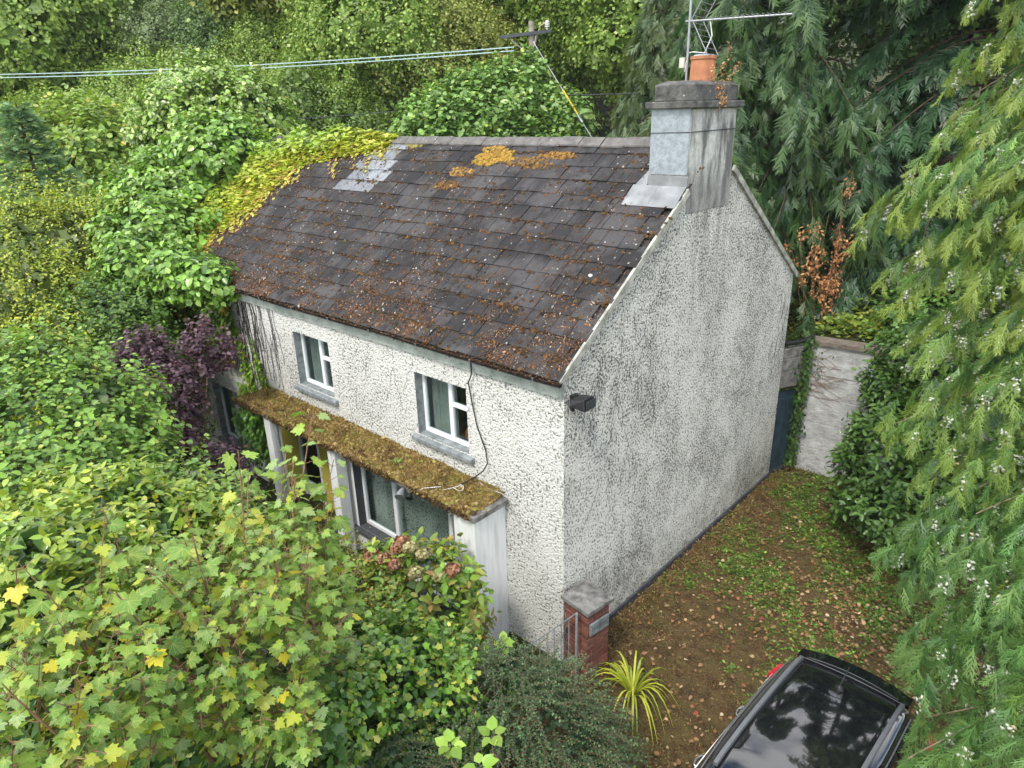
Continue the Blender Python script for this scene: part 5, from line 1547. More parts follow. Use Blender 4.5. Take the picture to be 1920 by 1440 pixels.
for i in range(60):
    x0 = rng.choice([rng.uniform(-8.7, -7.2), rng.uniform(-7.2, -.2)], p=[.5, .5]); z0 = rng.uniform(2.6, 3.6) if x0 < -7 else rng.uniform(1.5, 4.2)
    z1 = min(4.33, z0 + rng.uniform(.4, 1.8)) if x0 < -7 else min(4.33, z0 + rng.uniform(.15, .7))
    m = 7
    t = np.linspace(0, 1, m)
    xs_ = x0 + np.cumsum(rng.normal(size=m) * .035) + rng.normal() * .12 * t
    if any(a_ - .05 < x0 < c_ + .05 for a_, c_ in WIN) and z1 > 2.8: continue
    if x0 > -1.6 and z0 < 2: pass
    st_.tube([(a_, -.012, z0 + (z1 - z0) * q) for a_, q in zip(xs_, t)], .005 if x0 < -7 else .0026, 3, cap=False)
for x0 in (-8.55, -8.4, -8.25, -8.1, -8.62, -7.95, -8.33):
    st_.tube([(x0 + rng.normal() * .03 + .06 * (4.3 - z), -.015, z) for z in np.linspace(2.5, 4.33, 8)], .009, 4, cap=False)
st_.obj("stem_web", simple("dark_vine", (.05, .04, .035), .9, .1), vs_, kind='stuff')
gs = thing("gable_vine_stems", "fine dry vine tracery on the upper gable near its corners", "vine stems", (.01, 1, 4))
st_ = B()
for i in range(60):
    y0, z0 = (rng.uniform(.1, 2.2), rng.uniform(2.6, 5.4)) if i % 4 else (rng.uniform(6.7, 7.3), rng.uniform(3, 4.6))
    if z0 > 4.4 + y0 * .72 - .1: continue
    m = 6
    ys_ = y0 + np.cumsum(rng.normal(size=m) * .06); zs_ = z0 - np.linspace(0, rng.uniform(.2, .8), m)
    st_.tube([(.010, a_, c_) for a_, c_ in zip(ys_, zs_)], .003, 3, cap=False)
st_.obj("stem_web", simple("dry_vine", (.09, .08, .07), .9, .1), gs, kind='stuff')

# --- dry weeds growing on the chimney
dw = thing("chimney_weeds", "rust coloured dead weeds growing from the chimney cap", "weeds", (-.05, 3.6, 8.08))
parts_ = []
for (bx_, by_, bz_), (tx, ty, tz), n in (((-.1, 3.75, 8.08), (.02, 3.85, 8.6), 90), ((-.05, 3.8, 8.06), (.08, 4.0, 8.35), 60), ((-.05, 3.45, 8.08), (.0, 3.4, 8.3), 50), ((.0, 3.45, 8.06), (.11, 3.5, 7.75), 110), ((.02, 3.6, 8.05), (.10, 3.62, 7.78), 90)):
    t = rng.random(n)[:, None]
    P_ = np.array([bx_, by_, bz_]) * (1 - t) + np.array([tx, ty, tz]) * t + rng.normal(size=(n, 3)) * .028
    parts_.append(place(T_small, P_, rnd3(n) + [0, 0, .3], rnd3(n), rng.uniform(.02, .045, n), pal([(.36, .19, .09), (.28, .12, .05), (.45, .3, .16)], n)))
n = 260
P_ = np.stack([rng.uniform(-.55, 0, n), rng.uniform(2.9, 4.15, n), np.full(n, 8.085) + rng.random(n) * .02], 1)
parts_.append(place(T_small, P_, rnd3(n) + [0, 0, .4], rnd3(n), rng.uniform(.015, .04, n), pal([(.25, .12, .06), (.16, .09, .05)], n)))
foliage("dry_stems", parts_, dw, M_dry)

# ------------------------------------------------------------------ conifers
def limb_curve(A, E_, rise, droop, m=14):
    A, E_ = np.array(A, float), np.array(E_, float)
    t = np.linspace(0, 1, m)[:, None]
    sw = nrm(np.cross(E_ - A, Z3)) * rng.normal() * .25
    return A + (E_ - A) * t + sw * np.sin(np.pi * t) + Z3 * (rise * np.sin(np.pi * t ** .8) - droop * t ** 3)

def cypress_limb(A, E_, rise, droop, nb, blen, flen, nf, T, cols, tipc, wood, hang=.55, r0=.045, start=.3, fsz=.25, bare=True):
    """one limb: returns frond arrays; wood gets the limb tube"""
    C_ = limb_curve(A, E_, rise, droop)
    m = len(C_)
    if bare: wood.tube(C_, np.linspace(r0, .006, m), 6, cap=False)
    else: wood.tube(C_[:max(3, int(m * (start + .12)))], np.linspace(r0, .010, max(3, int(m * (start + .12)))), 5, cap=False)
    tt = start + (1 - start) * (np.arange(nb) + rng.random(nb)) / nb
    idx = tt * (m - 1)
    i0 = np.minimum(idx.astype(int), m - 2); fr_ = (idx - i0)[:, None]
    Q = C_[i0] * (1 - fr_) + C_[i0 + 1] * fr_
    tan = nrm(C_[i0 + 1] - C_[i0])
    side = nrm(np.cross(tan, Z3))
    sg = np.where(np.arange(nb) % 2, 1.0, -1.0)[:, None]
    ang = np.radians(rng.uniform(6, 58, nb))[:, None]
    D_ = nrm(tan * np.cos(ang) + side * sg * np.sin(ang) - Z3 * hang * rng.uniform(.2, 1.0, (nb, 1)))
    L_ = blen * (1.15 - .65 * tt) * rng.uniform(.7, 1.2, nb)
    j = (np.arange(nf) + .5) / nf
    # branchlets droop as they go out
    R_ = Q[:, None] + D_[:, None] * (L_[:, None] * j)[..., None] - Z3 * (hang * .45 * L_[:, None] * j ** 2)[..., None]
    bt = nrm(D_[:, None] - Z3 * (hang * .9 * j)[None, :, None])
    bs = nrm(np.cross(bt, Z3 + .25 * rng.normal(size=(nb, 1, 3))))
    s2 = np.where(np.arange(nf) % 2, 1.0, -1.0)[None, :, None]
    tip = bt + bs * s2 * rng.uniform(.3, .9, (nb, nf, 1)) - Z3 * hang * rng.uniform(.1, .8, (nb, nf, 1))
    nor = np.cross(bs, bt) + .45 * rng.normal(size=R_.shape)
    nor = np.where((nor * Z3).sum(-1, keepdims=True) < 0, -nor, nor)
    n_ = nb * nf
    age = np.repeat(tt, nf) * .5 + np.tile(j, nb) * .5
    col = pal(cols, n_, var=.14) * np.repeat((1 + .16 * rng.normal(size=(nb, 1))).clip(.6, 1.5), nf, 0)
    g_ = (smooth(.45, 1.0, age) * .75)[:, None]
    col = col * (1 - g_) + np.array(tipc) * g_
    sz = flen * (1 + fsz * rng.normal(size=n_)).clip(.5, 1.5)
    return R_.reshape(-1, 3), tip.reshape(-1, 3), nor.reshape(-1, 3), sz, col, R_, bt

# --- big cypress on the right: only limbs on the drive side come into view
cyp = thing("drive_cypress", "huge cypress overhanging the drive, its boughs hung with white cones", "tree", (8.2, 2.8, 0))
wood = B()
trunk(wood, (8.2, 2.8, -.2), (8.0, 2.9, 14), .42, .12, 10, .08, 8)
acc, cones = [], []
TIPS = [(3.01, 3.69, 8.88), (3.49, 3.8, 8.88), (2.95, 4.05, 8.35), (3.43, 3.75, 8.57), (3.99, 3.15, 8.48), (2.94, 4.35, 8.28), (3.41, 4.09, 8.18), (3.96, 3.23, 8.12), (3.1, 3.94, 7.8), (3.66, 3.35, 7.88), (2.85, 3.81, 7.46), (3.45, 3.66, 7.59), (4.1, 3.05, 7.47), (2.74, 3.6, 7.15), (3.24, 3.38, 7.15), (3.8, 2.73, 7.28), (4.23, 2.48, 7.25), (2.61, 2.72, 6.76), (3.1, 2.56, 6.85), (3.54, 2.76, 7.02), (4.17, 2.32, 6.85), (2.57, 2.61, 6.49), (3.21, 2.63, 6.36), (3.6, 2.48, 6.63), (4.19, 1.96, 6.68), (2.85, 3.21, 5.92), (3.39, 2.75, 6.18), (3.91, 2.03, 6.19), (4.36, 1.67, 6.42), (3.13, 2.62, 5.88), (3.57, 2.78, 5.69), (4.19, 2.02, 5.97), (4.59, 1.87, 6.13), (3.18, 2.82, 5.26), (3.72, 2.65, 5.28), (4.17, 1.83, 5.73), (4.66, 0.9, 5.91), (3.37, 2.28, 5.12), (3.87, 2.23, 4.98), (4.28, 1.89, 5.33), (4.75, 1.44, 5.46), (3.32, 2.0, 4.57), (3.75, 1.8, 4.91), (4.27, 1.34, 5.22), (4.74, 1.67, 5.18), (3.45, 1.68, 4.39), (4.03, 1.67, 4.58), (4.49, 1.37, 4.97), (4.89, 0.92, 5.17), (3.77, 1.69, 4.05), (4.27, 1.38, 4.34), (4.62, 1.5, 4.65), (3.94, 1.52, 3.76), (4.36, 1.4, 4.03), (4.78, 0.74, 4.51), (5.11, 0.21, 4.7), (3.9, 1.2, 3.6), (4.41, 1.06, 3.89), (4.89, 0.48, 4.19), (3.82, 0.72, 3.45), (4.36, 0.28, 3.83), (4.74, 0.23, 3.99), (5.12, -0.09, 4.37), (3.94, 0.77, 3.13), (4.54, 0.24, 3.48), (4.85, -0.25, 3.99), (5.14, -0.46, 4.29), (4.27, 0.09, 3.16), (4.68, -0.01, 3.54), (5.01, -0.02, 3.77), (5.27, -0.7, 4.28), (4.34, -0.45, 3.19), (4.74, -0.29, 3.4), (5.06, -0.48, 3.71), (5.33, -1.01, 4.18), (4.44, -0.6, 3.03), (4.79, -0.23, 2.92), (5.18, -0.87, 3.64), (4.54, -0.63, 2.65), (4.88, -1.31, 3.33), (5.19, -1.12, 3.52), (5.41, -1.76, 4.17), (4.57, -1.25, 2.74), (4.85, -1.39, 3.11), (5.18, -1.65, 3.61), (5.38, -1.86, 4.01), (4.74, -1.35, 2.7), (5.03, -1.26, 2.99), (5.25, -1.57, 3.39), (5.46, -1.99, 3.93)]
LIMBS = [((8.3 + .1 * math.sin(i * 2.1), 2.8 + .1 * math.cos(i * 1.7), max(.8, e[2] * .93 + rng.uniform(.1, .9))), e) for i, e in enumerate(TIPS)]
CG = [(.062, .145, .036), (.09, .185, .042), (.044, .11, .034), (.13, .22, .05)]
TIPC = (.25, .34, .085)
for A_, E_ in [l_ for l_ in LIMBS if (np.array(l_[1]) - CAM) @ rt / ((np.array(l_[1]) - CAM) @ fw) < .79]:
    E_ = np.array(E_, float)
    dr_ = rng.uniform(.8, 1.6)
    r_ = cypress_limb(np.array(A_) + Z3 * dr_ * .75, E_ + Z3 * dr_, rng.uniform(.1, .4), dr_, 21, .62, .195, 11, T_frond, CG, (.31, .38, .07) if E_[2] > 5.6 else (.25, .34, .065) if E_[2] > 4 else (.14, .245, .07), wood, .95, .016, .48, .3, bool(rng.random() < .2))  # tips yellower on high boughs, cooler below: sunlight put into the frond colour
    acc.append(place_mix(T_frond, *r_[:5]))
    # clusters of small pale cones near the ends of some branchlets
    Rb = r_[5]
    for i in range(Rb.shape[0]):
        if rng.random() < .5:
            c0 = Rb[i, int(rng.integers(5, 9))]
            m_ = int(rng.integers(14, 36))
            ln = rng.uniform(.08, .2)
            t = rng.random((m_, 1))
            cones.append(c0 - Z3 * (t * ln + .03) + rng.normal(size=(m_, 3)) * .022)
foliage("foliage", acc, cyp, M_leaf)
wood.obj("limbs", simple("cypress_wood", (.17, .13, .085), .85, .15, var=.35, scale=14), cyp, smooth=True)
cones = np.concatenate(cones)
T_oct = (np.array([(1, 1, 1), (1, -1, -1), (-1, 1, -1), (-1, -1, 1)], float) * .8, np.array([(0, 1, 2), (0, 2, 3), (0, 3, 1), (1, 3, 2)]))
n = len(cones)
foliage("cones", [place(T_oct, cones, rnd3(n), rnd3(n), rng.uniform(.013, .021, n), pal([(.48, .50, .40), (.36, .40, .32), (.42, .36, .2)], n, (3, 2, .6), .12))], cyp, M_dry, smooth=True)

# --- dark cypresses behind the house
def back_cypress(name, label, x, y, h, rad, nl, cols, tipc, azr, flen=.42, z0=.12, hang=.9, nb=17):
    zb = gz(x, y)
    t_ = thing(name, label, "tree", (x, y, zb), None)
    wd = B()
    trunk(wd, (x, y, zb - .3), (x, y, zb + h), .38, .08, 9, .06, 7)
    ac = []
    for i in range(nl):
        f = z0 + (1 - z0) * (i + rng.random()) / nl
        z_ = zb + h * f
        az = R(rng.uniform(*azr))
        R_ = rad * (1.08 - f) ** .62 * rng.uniform(.75, 1.1)
        E_ = np.array([x + R_ * math.cos(az), y + R_ * math.sin(az), z_ - R_ * .32])
        r_ = cypress_limb((x, y, z_), E_, .25 * R_ * .4, .35 * R_ * .4, nb, .95, flen, 7, T_frond2, cols, tipc, wd, hang, .04, .25)
        ac.append(place_mix(T_frond2, *r_[:5]))
    foliage("foliage", ac, t_, M_leaf)
    wd.obj("trunk", M_bark, t_, smooth=True)
    return t_
DG = [(.028, .072, .027), (.04, .095, .033), (.02, .054, .022)]
back_cypress("dark_cypress", "dark weeping cypress directly behind the chimney's right side", -2.6, 13.2, 15, 4.6, 124, DG + [(.065, .125, .04)], (.11, .18, .055), (180, 350), .42, .05)
back_cypress("dark_cypress", "darkest cypress behind the gable's back eave", 1.6, 14.4, 16, 4.6, 118, DG, (.055, .12, .045), (180, 350), .46, .04, hang=.5)
back_cypress("dark_cypress", "dark cypress at the far right behind the retaining wall", 5.2, 13.4, 15, 4.4, 60, DG, (.07, .14, .05), (170, 320), .46)
back_cypress("weeping_cypress", "paler weeping cypress left of the chimney against the woodland", -7.9, 15.6, 8.6, 2.5, 60, [(.06, .11, .045), (.085, .13, .05)], (.15, .19, .07), (170, 360), .45, .15)

# --- small blue spruce far left
def spruce(name, label, x, y, h, rad, cols, tipc):
    zb = gz(x, y)
    t_ = thing(name, label, "tree", (x, y, zb))
    wd = B(); trunk(wd, (x, y, zb - .2), (x, y, zb + h), .16, .02, 7, .02)
    ac = []
    for z_ in np.arange(2.0, h - .1, .2):
        nl = 8
        for i in range(nl):
            az = i * 6.283 / nl + z_ * 7.3 + rng.normal() * .3
            R_ = rad * (1 - z_ / h) ** .85 * rng.uniform(.8, 1.1) + .12
            E_ = np.array([x + R_ * math.cos(az), y + R_ * math.sin(az), zb + z_ + .08 * R_ + rng.normal() * .08])
            if (np.array([math.cos(az), math.sin(az), .2]) @ nrm(CAM - E_)) < -.45: continue
            r_ = cypress_limb((x, y, zb + z_), E_, -.05, -.15, 8, .5 * min(1, R_), .17, 5, T_frond2, cols, tipc, wd, .12, .02, .2)
            ac.append(place_mix(T_frond2, *r_[:5], 1.2))
    foliage("foliage", ac, t_, M_leafmatt)
    wd.obj("trunk", M_bark, t_, smooth=True)
spruce("spruce_tree", "blue green spruce at the left edge above the golden shrub", -16.6, -1.0, 8.6, 2.5, [(.13, .24, .12), (.17, .3, .15), (.09, .18, .09)], (.28, .38, .18))

# ------------------------------------------------------------------ broadleaf trees
def crown_ells(c, r, n, lobe=.42):
    d_ = rnd3(n)
    d_[:, 2] = np.abs(d_[:, 2]) * 1.1 - .35
    d_ = nrm(d_)
    out_ = [(*c, r[0] * .72, r[1] * .72, r[2] * .72)]
    for v in d_:
        k_ = lobe * rng.uniform(.7, 1.2)
        out_.append((c[0] + v[0] * r[0] * .68, c[1] + v[1] * r[1] * .68, c[2] + v[2] * r[2] * .68, r[0] * k_, r[1] * k_, r[2] * k_ * .85))
    return out_

def broadleaf(name, label, x, y, h, rad, cols, nsh, leaf, ell=None, k_=7, T=T_small, L_=.9, group=None, wts=None, cull=-.4, upw=.4, mat=None, lump=.2, sv_=.15):
    zb = gz(x, y)
    t_ = thing(name, label, "tree", (x, y, zb), group)
    E_ = ell or crown_ells((x, y, zb + h * .62), (rad, rad, h * .42), 26)
    b = B()
    top = np.array([x, y, zb + h * .75])
    pts = trunk(b, (x, y, zb - .3), top, rad * .07, rad * .02, 8, rad * .03)
    for e in E_[1:14]:
        s_ = pts[int(rng.integers(2, 5))]
        b.tube([s_, (s_ + np.array(e[:3])) / 2 + Z3 * .15 * rad * .3, np.array(e[:3])], [rad * .03, rad * .02, rad * .008], 5, cap=False)
    b.obj("trunk", M_bark, t_, smooth=True)
    P, N = hull(E_, nsh, cull, lump)
    foliage("crown", shoots(P, N, L_, k_, T, leaf, cols, upw, .35, .2, wts, .6, shoot_var=sv_) + [inner(E_, nsh // 2, leaf * 2.0, tuple(np.array(cols[0]) / 2.2))], t_, mat)
    return t_

# sycamore behind the ridge
EL = [(-13.32, 12.69, 7.5, 1.9, 1.75, 1.5), (-12.1, 13.2, 8.1, .8, .9, 1.3), (-12.7, 12.6, 8.2, .7, .7, 1.0), (-14.3, 10.97, 7.3, 1.21, 1.11, 1.05), (-11.16, 13.93, 7.2, 1.05, 1.0, .95), (-13.9, 12.2, 7.8, .8, .8, 1.0), (-12.8, 12.8, 5.8, 2.6, 2.2, 1.6), (-15.2, 11.2, 6.8, .8, .8, .9)]
broadleaf("sycamore_tree", "sycamore thicket behind the ridge half hiding the power pole", -12.9, 12.7, 5.5, 2.6, [(.15, .27, .06), (.21, .34, .085), (.10, .2, .045), (.3, .34, .07), (.32, .4, .18)], 3800, .17, EL, 6, T_broad, .7, wts=(3, 3, 2, .7, .7), upw=.65)
EL = [(-24.56, 2.79, 6.5, 2.2, 2.1, 1.9), (-25.94, 1.6, 6.3, 1.8, 1.65, 1.5), (-22.41, 2.86, 6.1, 1.75, 1.8, 1.9), (-24, 2.4, 4.6, 3, 2.6, 2.6)]
broadleaf("maple_tree", "light green maple with orange tips at left behind the spruce", -24.2, 2.5, 6.5, 2.5, [(.19, .29, .05), (.26, .36, .06), (.13, .22, .04), (.4, .32, .07)], 3000, .19, EL, 6, T_broad, .8, wts=(3, 3, 2, .5), upw=.65)
EL = [(-22.16, 10.44, 8.0, .9, 1.2, 1.7), (-21.27, 11.8, 7.2, 1.4, 1.3, 1.1), (-21.9, 10.8, 5.5, 1.3, 1.3, 2.2), (-20.2, 12.5, 6.9, 1.2, 1.0, .9)]
broadleaf("slim_tree", "slim pale green tree right of the ivy clad tree", -21.9, 10.8, 6.0, 1.3, [(.14, .22, .05), (.2, .27, .07), (.10, .16, .04)], 1500, .15, EL, 6, T_small, .7, upw=.6)
EL = [(-18.2, 3.5, 4.6, 2.0, 1.8, 1.8), (-19.8, 2.0, 4.2, 1.8, 1.6, 1.8), (-18.6, 3, 2.6, 2.4, 2, 2), (-17.6, 5.8, 5.6, 1.6, 1.5, 1.6)]
broadleaf("willow_shrub", "narrow leaved green shrub between spruce and ivy clad tree", -18.6, 3, 4.0, 2.0, [(.09, .16, .035), (.13, .22, .05), (.06, .11, .025)], 2000, .16, EL, 7, T_small, .7, upw=.7)

# woodland on the hillside: a few crowns built once, then set out as single trees
WC = {'green': [(.19, .30, .055), (.25, .35, .065), (.14, .23, .045), (.3, .37, .08)],
      'olive': [(.25, .285, .055), (.21, .265, .052), (.32, .31, .085), (.155, .21, .045)],
      'dark': [(.12, .2, .06), (.155, .245, .075), (.09, .155, .05)],
      'pale': [(.17, .23, .10), (.14, .2, .085), (.2, .25, .11)]}
protos = {}
for kx, cols in WC.items():
    for v_ in range(1):
        E_ = crown_ells((0, 0, 7.2), (4.3, 4.3, 4.6), 30, .36)
        b = B()
        pts = trunk(b, (0, 0, -.5), (0, 0, 8.5), .32, .1, 7, .12)
        for e in E_[1:12]: b.tube([pts[3], (pts[3] + np.array(e[:3])) / 2, np.array(e[:3])], [.12, .08, .03], 5, cap=False)
        P, N = hull(E_, 7000, -2, .26, zmin=1.5)
        V, F, C = join(shoots(P, N, 1.0, 6, T_clump, .13, cols, .45, .35, .15, None, .35, shoot_var=.18) + [place(T_clump, *(lambda q: (q[0], rnd3(len(q[0])), q[1] + .4 * rnd3(len(q[0])), .6, pal([tuple(np.array(cols[0]))], len(q[0]))))(hull([(e[0], e[1], e[2], e[3] * .75, e[4] * .75, e[5] * .75) for e in E_], 1500, -2, .1)))])
        protos[kx, v_] = (b.mesh("woodland_trunk", M_bark, True), mesh_np("woodland_crown", V, F, M_leaf, C))
spots = [(640, -27.6, 16.7, 40, 1.35, 'olive'), (760, -28.7, 21.8, 44, 1.5, 'green'), (870, -25.1, 22.9, 42, 1.45, 'olive'), (985, -23.3, 26.0, 43, 1.5, 'olive'), (1090, -19.0, 25.6, 40, 1.4, 'green'), (555, -34.8, 18.5, 47, 1.35, 'dark'), (720, -22.4, 15.3, 35, 0.8, 'green'), (830, -20.7, 17.3, 35, 0.75, 'olive'), (1160, -15.2, 23.4, 36, 0.95, 'green'), (1185, -23.4, 37.1, 52, 1.5, 'dark'), (1265, -23.0, 42.0, 56, 1.7, 'dark'), (1230, -16.9, 29.4, 42, 0.9, 'green'), (470, -44.0, 20.6, 56, 1.3, 'pale'), (390, -47.1, 19.1, 58, 1.2, 'olive'), (300, -45.6, 15.1, 55, 1.2, 'dark'), (215, -43.7, 11.6, 52, 1.25, 'green'), (120, -40.8, 7.9, 48, 1.3, 'green'), (20, -40.5, 5.3, 47, 1.35, 'green'), (-90, -44.0, 3.5, 50, 1.3, 'green'), (80, -33.4, 4.7, 40, 0.62, 'green'), (260, -34.0, 9.1, 42, 0.72, 'green'), (355, -34.9, 12.1, 44, 0.72, 'pale'), (450, -32.0, 13.4, 42, 0.7, 'dark'), (520, -29.4, 14.0, 40, 0.7, 'green'), (590, -23.4, 12.3, 34, 0.55, 'green'), (420, -60.8, 27.3, 74, 1.4, 'dark'), (330, -66.2, 25.3, 78, 1.4, 'pale'), (230, -66.0, 20.5, 76, 1.5, 'green'), (120, -59.9, 13.9, 68, 1.4, 'pale'), (0, -59.0, 9.4, 66, 1.4, 'dark'), (520, -56.9, 30.4, 72, 1.5, 'olive'), (630, -50.8, 32.4, 68, 1.5, 'green'), (745, -49.1, 37.9, 70, 1.6, 'olive'), (870, -43.7, 41.0, 68, 1.6, 'green'), (985, -39.7, 44.8, 68, 1.6, 'dark'), (1090, -34.6, 46.3, 66, 1.6, 'olive'), (280, -89.3, 32.4, 102, 1.6, 'pale'), (400, -89.9, 40.7, 106, 1.6, 'pale'), (180, -89.4, 26.4, 100, 1.6, 'dark'), (60, -88.4, 19.6, 97, 1.6, 'pale'), (520, -80.9, 44.6, 100, 1.7, 'dark'), (640, -74.2, 49.5, 97, 1.7, 'pale'), (1340, -16.0, 34.5, 46, 1.5, 'dark'), (1440, -11.8, 32.1, 42, 1.4, 'dark'), (1620, -7.5, 33.7, 42, 1.6, 'dark'), (1800, -3.1, 32.8, 40, 1.5, 'dark'), (1950, 0.1, 31.3, 38, 1.5, 'dark'), (1130, -28.5, 40.9, 58, 1.4, 'pale')]
ANCH = [(-200, "beyond the left edge of the view"), (-20, "at the left edge of the view"), (50, "above the spruce"), (105, "above the orange tipped maple"), (170, "left of the ivy clad tree"), (270, "just left of the ivy clad tree's top"), (345, "behind the ivy clad tree"), (430, "just right of the ivy clad tree's top"), (500, "above the roof creeper"), (575, "above the slim pale tree"), (610, "above the pale replaced slates"), (700, "left of the sycamore thicket"), (800, "above the golden roof moss"), (920, "behind the power pole"), (1040, "right of the power pole"), (1130, "above the ridge's right end"), (1200, "left of the chimney"), (1300, "behind the television aerial"), (1400, "behind the dark cypresses")]
KN = {'green': "mid green", 'olive': "olive green", 'dark': "dark green", 'pale': "pale grey green"}
used_lab = set()
for i, (px, x, y, dist, s_, kx) in enumerate(spots):
    z = gz(x, y) - .5
    band = "low near" if s_ < 1 else "nearer" if dist < 60 else "far" if dist < 90 else "farthest"
    lab = "%s %s woodland tree %s" % (band, KN[kx], [a_ for p_, a_ in ANCH if p_ <= px][-1])
    while lab in used_lab: lab = lab.replace("woodland tree", "woodland tree second")
    used_lab.add(lab)
    t_ = thing("woodland_tree", lab, "tree", (x, y, z), "woodland trees on the hillside")
    t_.scale = (s_ * rng.uniform(.92, 1.1), s_ * rng.uniform(.92, 1.1), s_ * rng.uniform(.9, 1.12))
    t_.rotation_euler = (0, 0, rng.random() * 6.283)
    tr_, crn = protos[kx, 0]
    for nm, me in (("trunk", tr_), ("crown", crn)):
        o = bpy.data.objects.new(nm, me); COL.objects.link(o); o.parent = t_
        if nm == "crown": o["kind"] = "stuff"

# ------------------------------------------------------------------ shrubs round the drive and on the bank
EL = [(2.4, 6.9, 1.4, .75, .8, 1.1), (2.1, 7.5, 2.55, .45, .45, .6), (2.6, 7.7, 3.4, .75, .7, .6), (3.1, 6.0, 1.0, .95, .8, .6), (3.7, 7.0, 1.7, 1.0, 1.0, 1.2)]
t_ = plant("cherry_laurel", "dark glossy laurel leaning against the retaining wall", "shrub", EL, 8, .03)
P, N = hull(EL, 1900, -.4, .22)
foliage("foliage", shoots(P, N, .38, 8, T_oval, .115, [(.05, .115, .025), (.075, .16, .03), (.035, .08, .02), (.13, .22, .045)], .5, .35, .2, (3, 2.5, 2.5, .7), .65, tipcol=(.12, .22, .04)) + [inner(EL, 2500, .12, (.014, .03, .01))], t_, M_leafgloss)
bv = thing("bank_plants", "low yellow green plants covering the bank above the retaining wall", "plants", (1.0, 9.8, 3.0))
n = 9000
x_ = rng.uniform(-1.2, 5.0, n); y_ = rng.uniform(8.5, 12.5, n)
z_ = H(x_, y_) + rng.random(n) ** 1.5 * (.25 + .25 * np.sin(x_ * 2.2) * np.sin(y_ * 3)) + .05
foliage("foliage", [place(T_broad, np.stack([x_, y_, z_], 1), rnd3(n) * [1, 1, .4], Z3 + .4 * rnd3(n), rng.uniform(.06, .13, n), pal([(.13, .21, .03), (.2, .27, .04), (.08, .15, .025), (.26, .26, .04)], n))], bv)
EL = [(3.2, 10.3, 3.6, 1.3, 1.0, 1.0), (1.9, 9.6, 3.5, .7, .6, .6), (4.2, 9.6, 3.8, 1.2, 1.0, 1.2)]
t_ = plant("bank_shrub", "leafy green shrub on the bank behind the cypress boughs", "shrub", EL, 5, .02)
P, N = hull(EL, 800, -.4, .2)
foliage("foliage", shoots(P, N, .4, 7, T_broad, .12, [(.08, .16, .03), (.12, .21, .035), (.05, .11, .02), (.24, .24, .04)], .5, .35, .25, (3, 2, 2, .4), .6) + [inner(EL, 900, .15, (.02, .04, .012))], t_)
# dead brown sapling
EL = [(-.15, 10.18, 4.9, .5, .6, .9), (-.6, 10.0, 4.7, .3, .35, .35), (.05, 10.37, 6.1, .35, .4, .6), (.15, 9.83, 3.9, .6, .5, .5), (-.35, 10.1, 5.4, .35, .3, .35)]
t_ = thing("dead_sapling", "dead sapling with curled orange brown leaves behind the gable", "tree", (-.1, 10.1, gz(-.1, 10.1)))
b = B()
parts_ = []
z0 = gz(-.1, 10.1)
for i in range(11):
    e = EL[i % len(EL)]
    top = np.array(e[:3]) + rng.normal(size=3) * np.array(e[3:]) * .55 + Z3 * .2
    base = np.array([-.1, 10.1, z0])
    mid_ = (base + top) / 2 + rng.normal(size=3) * .12
    b.tube([base, mid_, top], [.014, .009, .004], 5, cap=False)
    for cl in range(4):
        t = rng.uniform(.5, 1.0)
        c0 = mid_ + (top - mid_) * (t * 2 - 1) + rng.normal(size=3) * .05
        n = 26
        parts_.append(place(T_oval, c0 + rng.normal(size=(n, 3)) * [.07, .07, .10], -Z3 * .7 + .8 * rnd3(n), rnd3(n), rng.uniform(.06, .11, n), pal([(.36, .17, .07), (.28, .12, .05), (.44, .25, .12)], n)))
foliage("dead_leaves", parts_, t_, M_dry)
b.obj("stems", M_twig, t_, smooth=True)
# ivy on the side door gap
t_ = thing("door_ivy", "dark ivy climbing between the blue door and the retaining wall", "ivy", (.2, 8.0, .2))
n = 900
t = rng.random(n)
P_ = np.stack([.16 + rng.normal(size=n) * .06 + .05 * t, 7.86 + rng.normal(size=n) * .07 + .1 * t, .3 + 2.9 * t], 1)
ex = rng.random(n) < .25
P_[ex] += np.stack([rng.normal(size=ex.sum()) * .2, rng.normal(size=ex.sum()) * .15, np.full(ex.sum(), .0)], 1) * (P_[ex][:, 2:3] > 2.4)
foliage("foliage", [place(T_ivy, P_ + [.1, 0, 0], -Z3 + .6 * rnd3(n), np.array([1, -.4, .4]) + .4 * rnd3(n), rng.uniform(.05, .09, n), pal([(.03, .075, .018), (.05, .11, .025), (.08, .15, .03)], n))], t_, M_leafgloss)
# tracery of roots on the retaining wall
t_ = thing("wall_vine_roots", "dry vine roots spread across the top of the whitewashed wall", "vine stems", (.6, 8.17, 2.5))
b = B()
for i in range(26):
    x0, z0 = .32 + rng.random() * .08, rng.uniform(1.9, 2.8)
    m = 6
    xs_ = x0 + np.linspace(0, rng.uniform(.2, .8), m); zs_ = z0 + np.cumsum(rng.normal(size=m) * .04) + np.linspace(0, rng.normal() * .25, m)
    b.tube([(a_, 8.14 + (a_ - .26) * .115 - .012, min(c_, 3.0)) for a_, c_ in zip(xs_, zs_)], .004, 3, cap=False)
b.obj("root_web", M_twig, t_, kind='stuff')

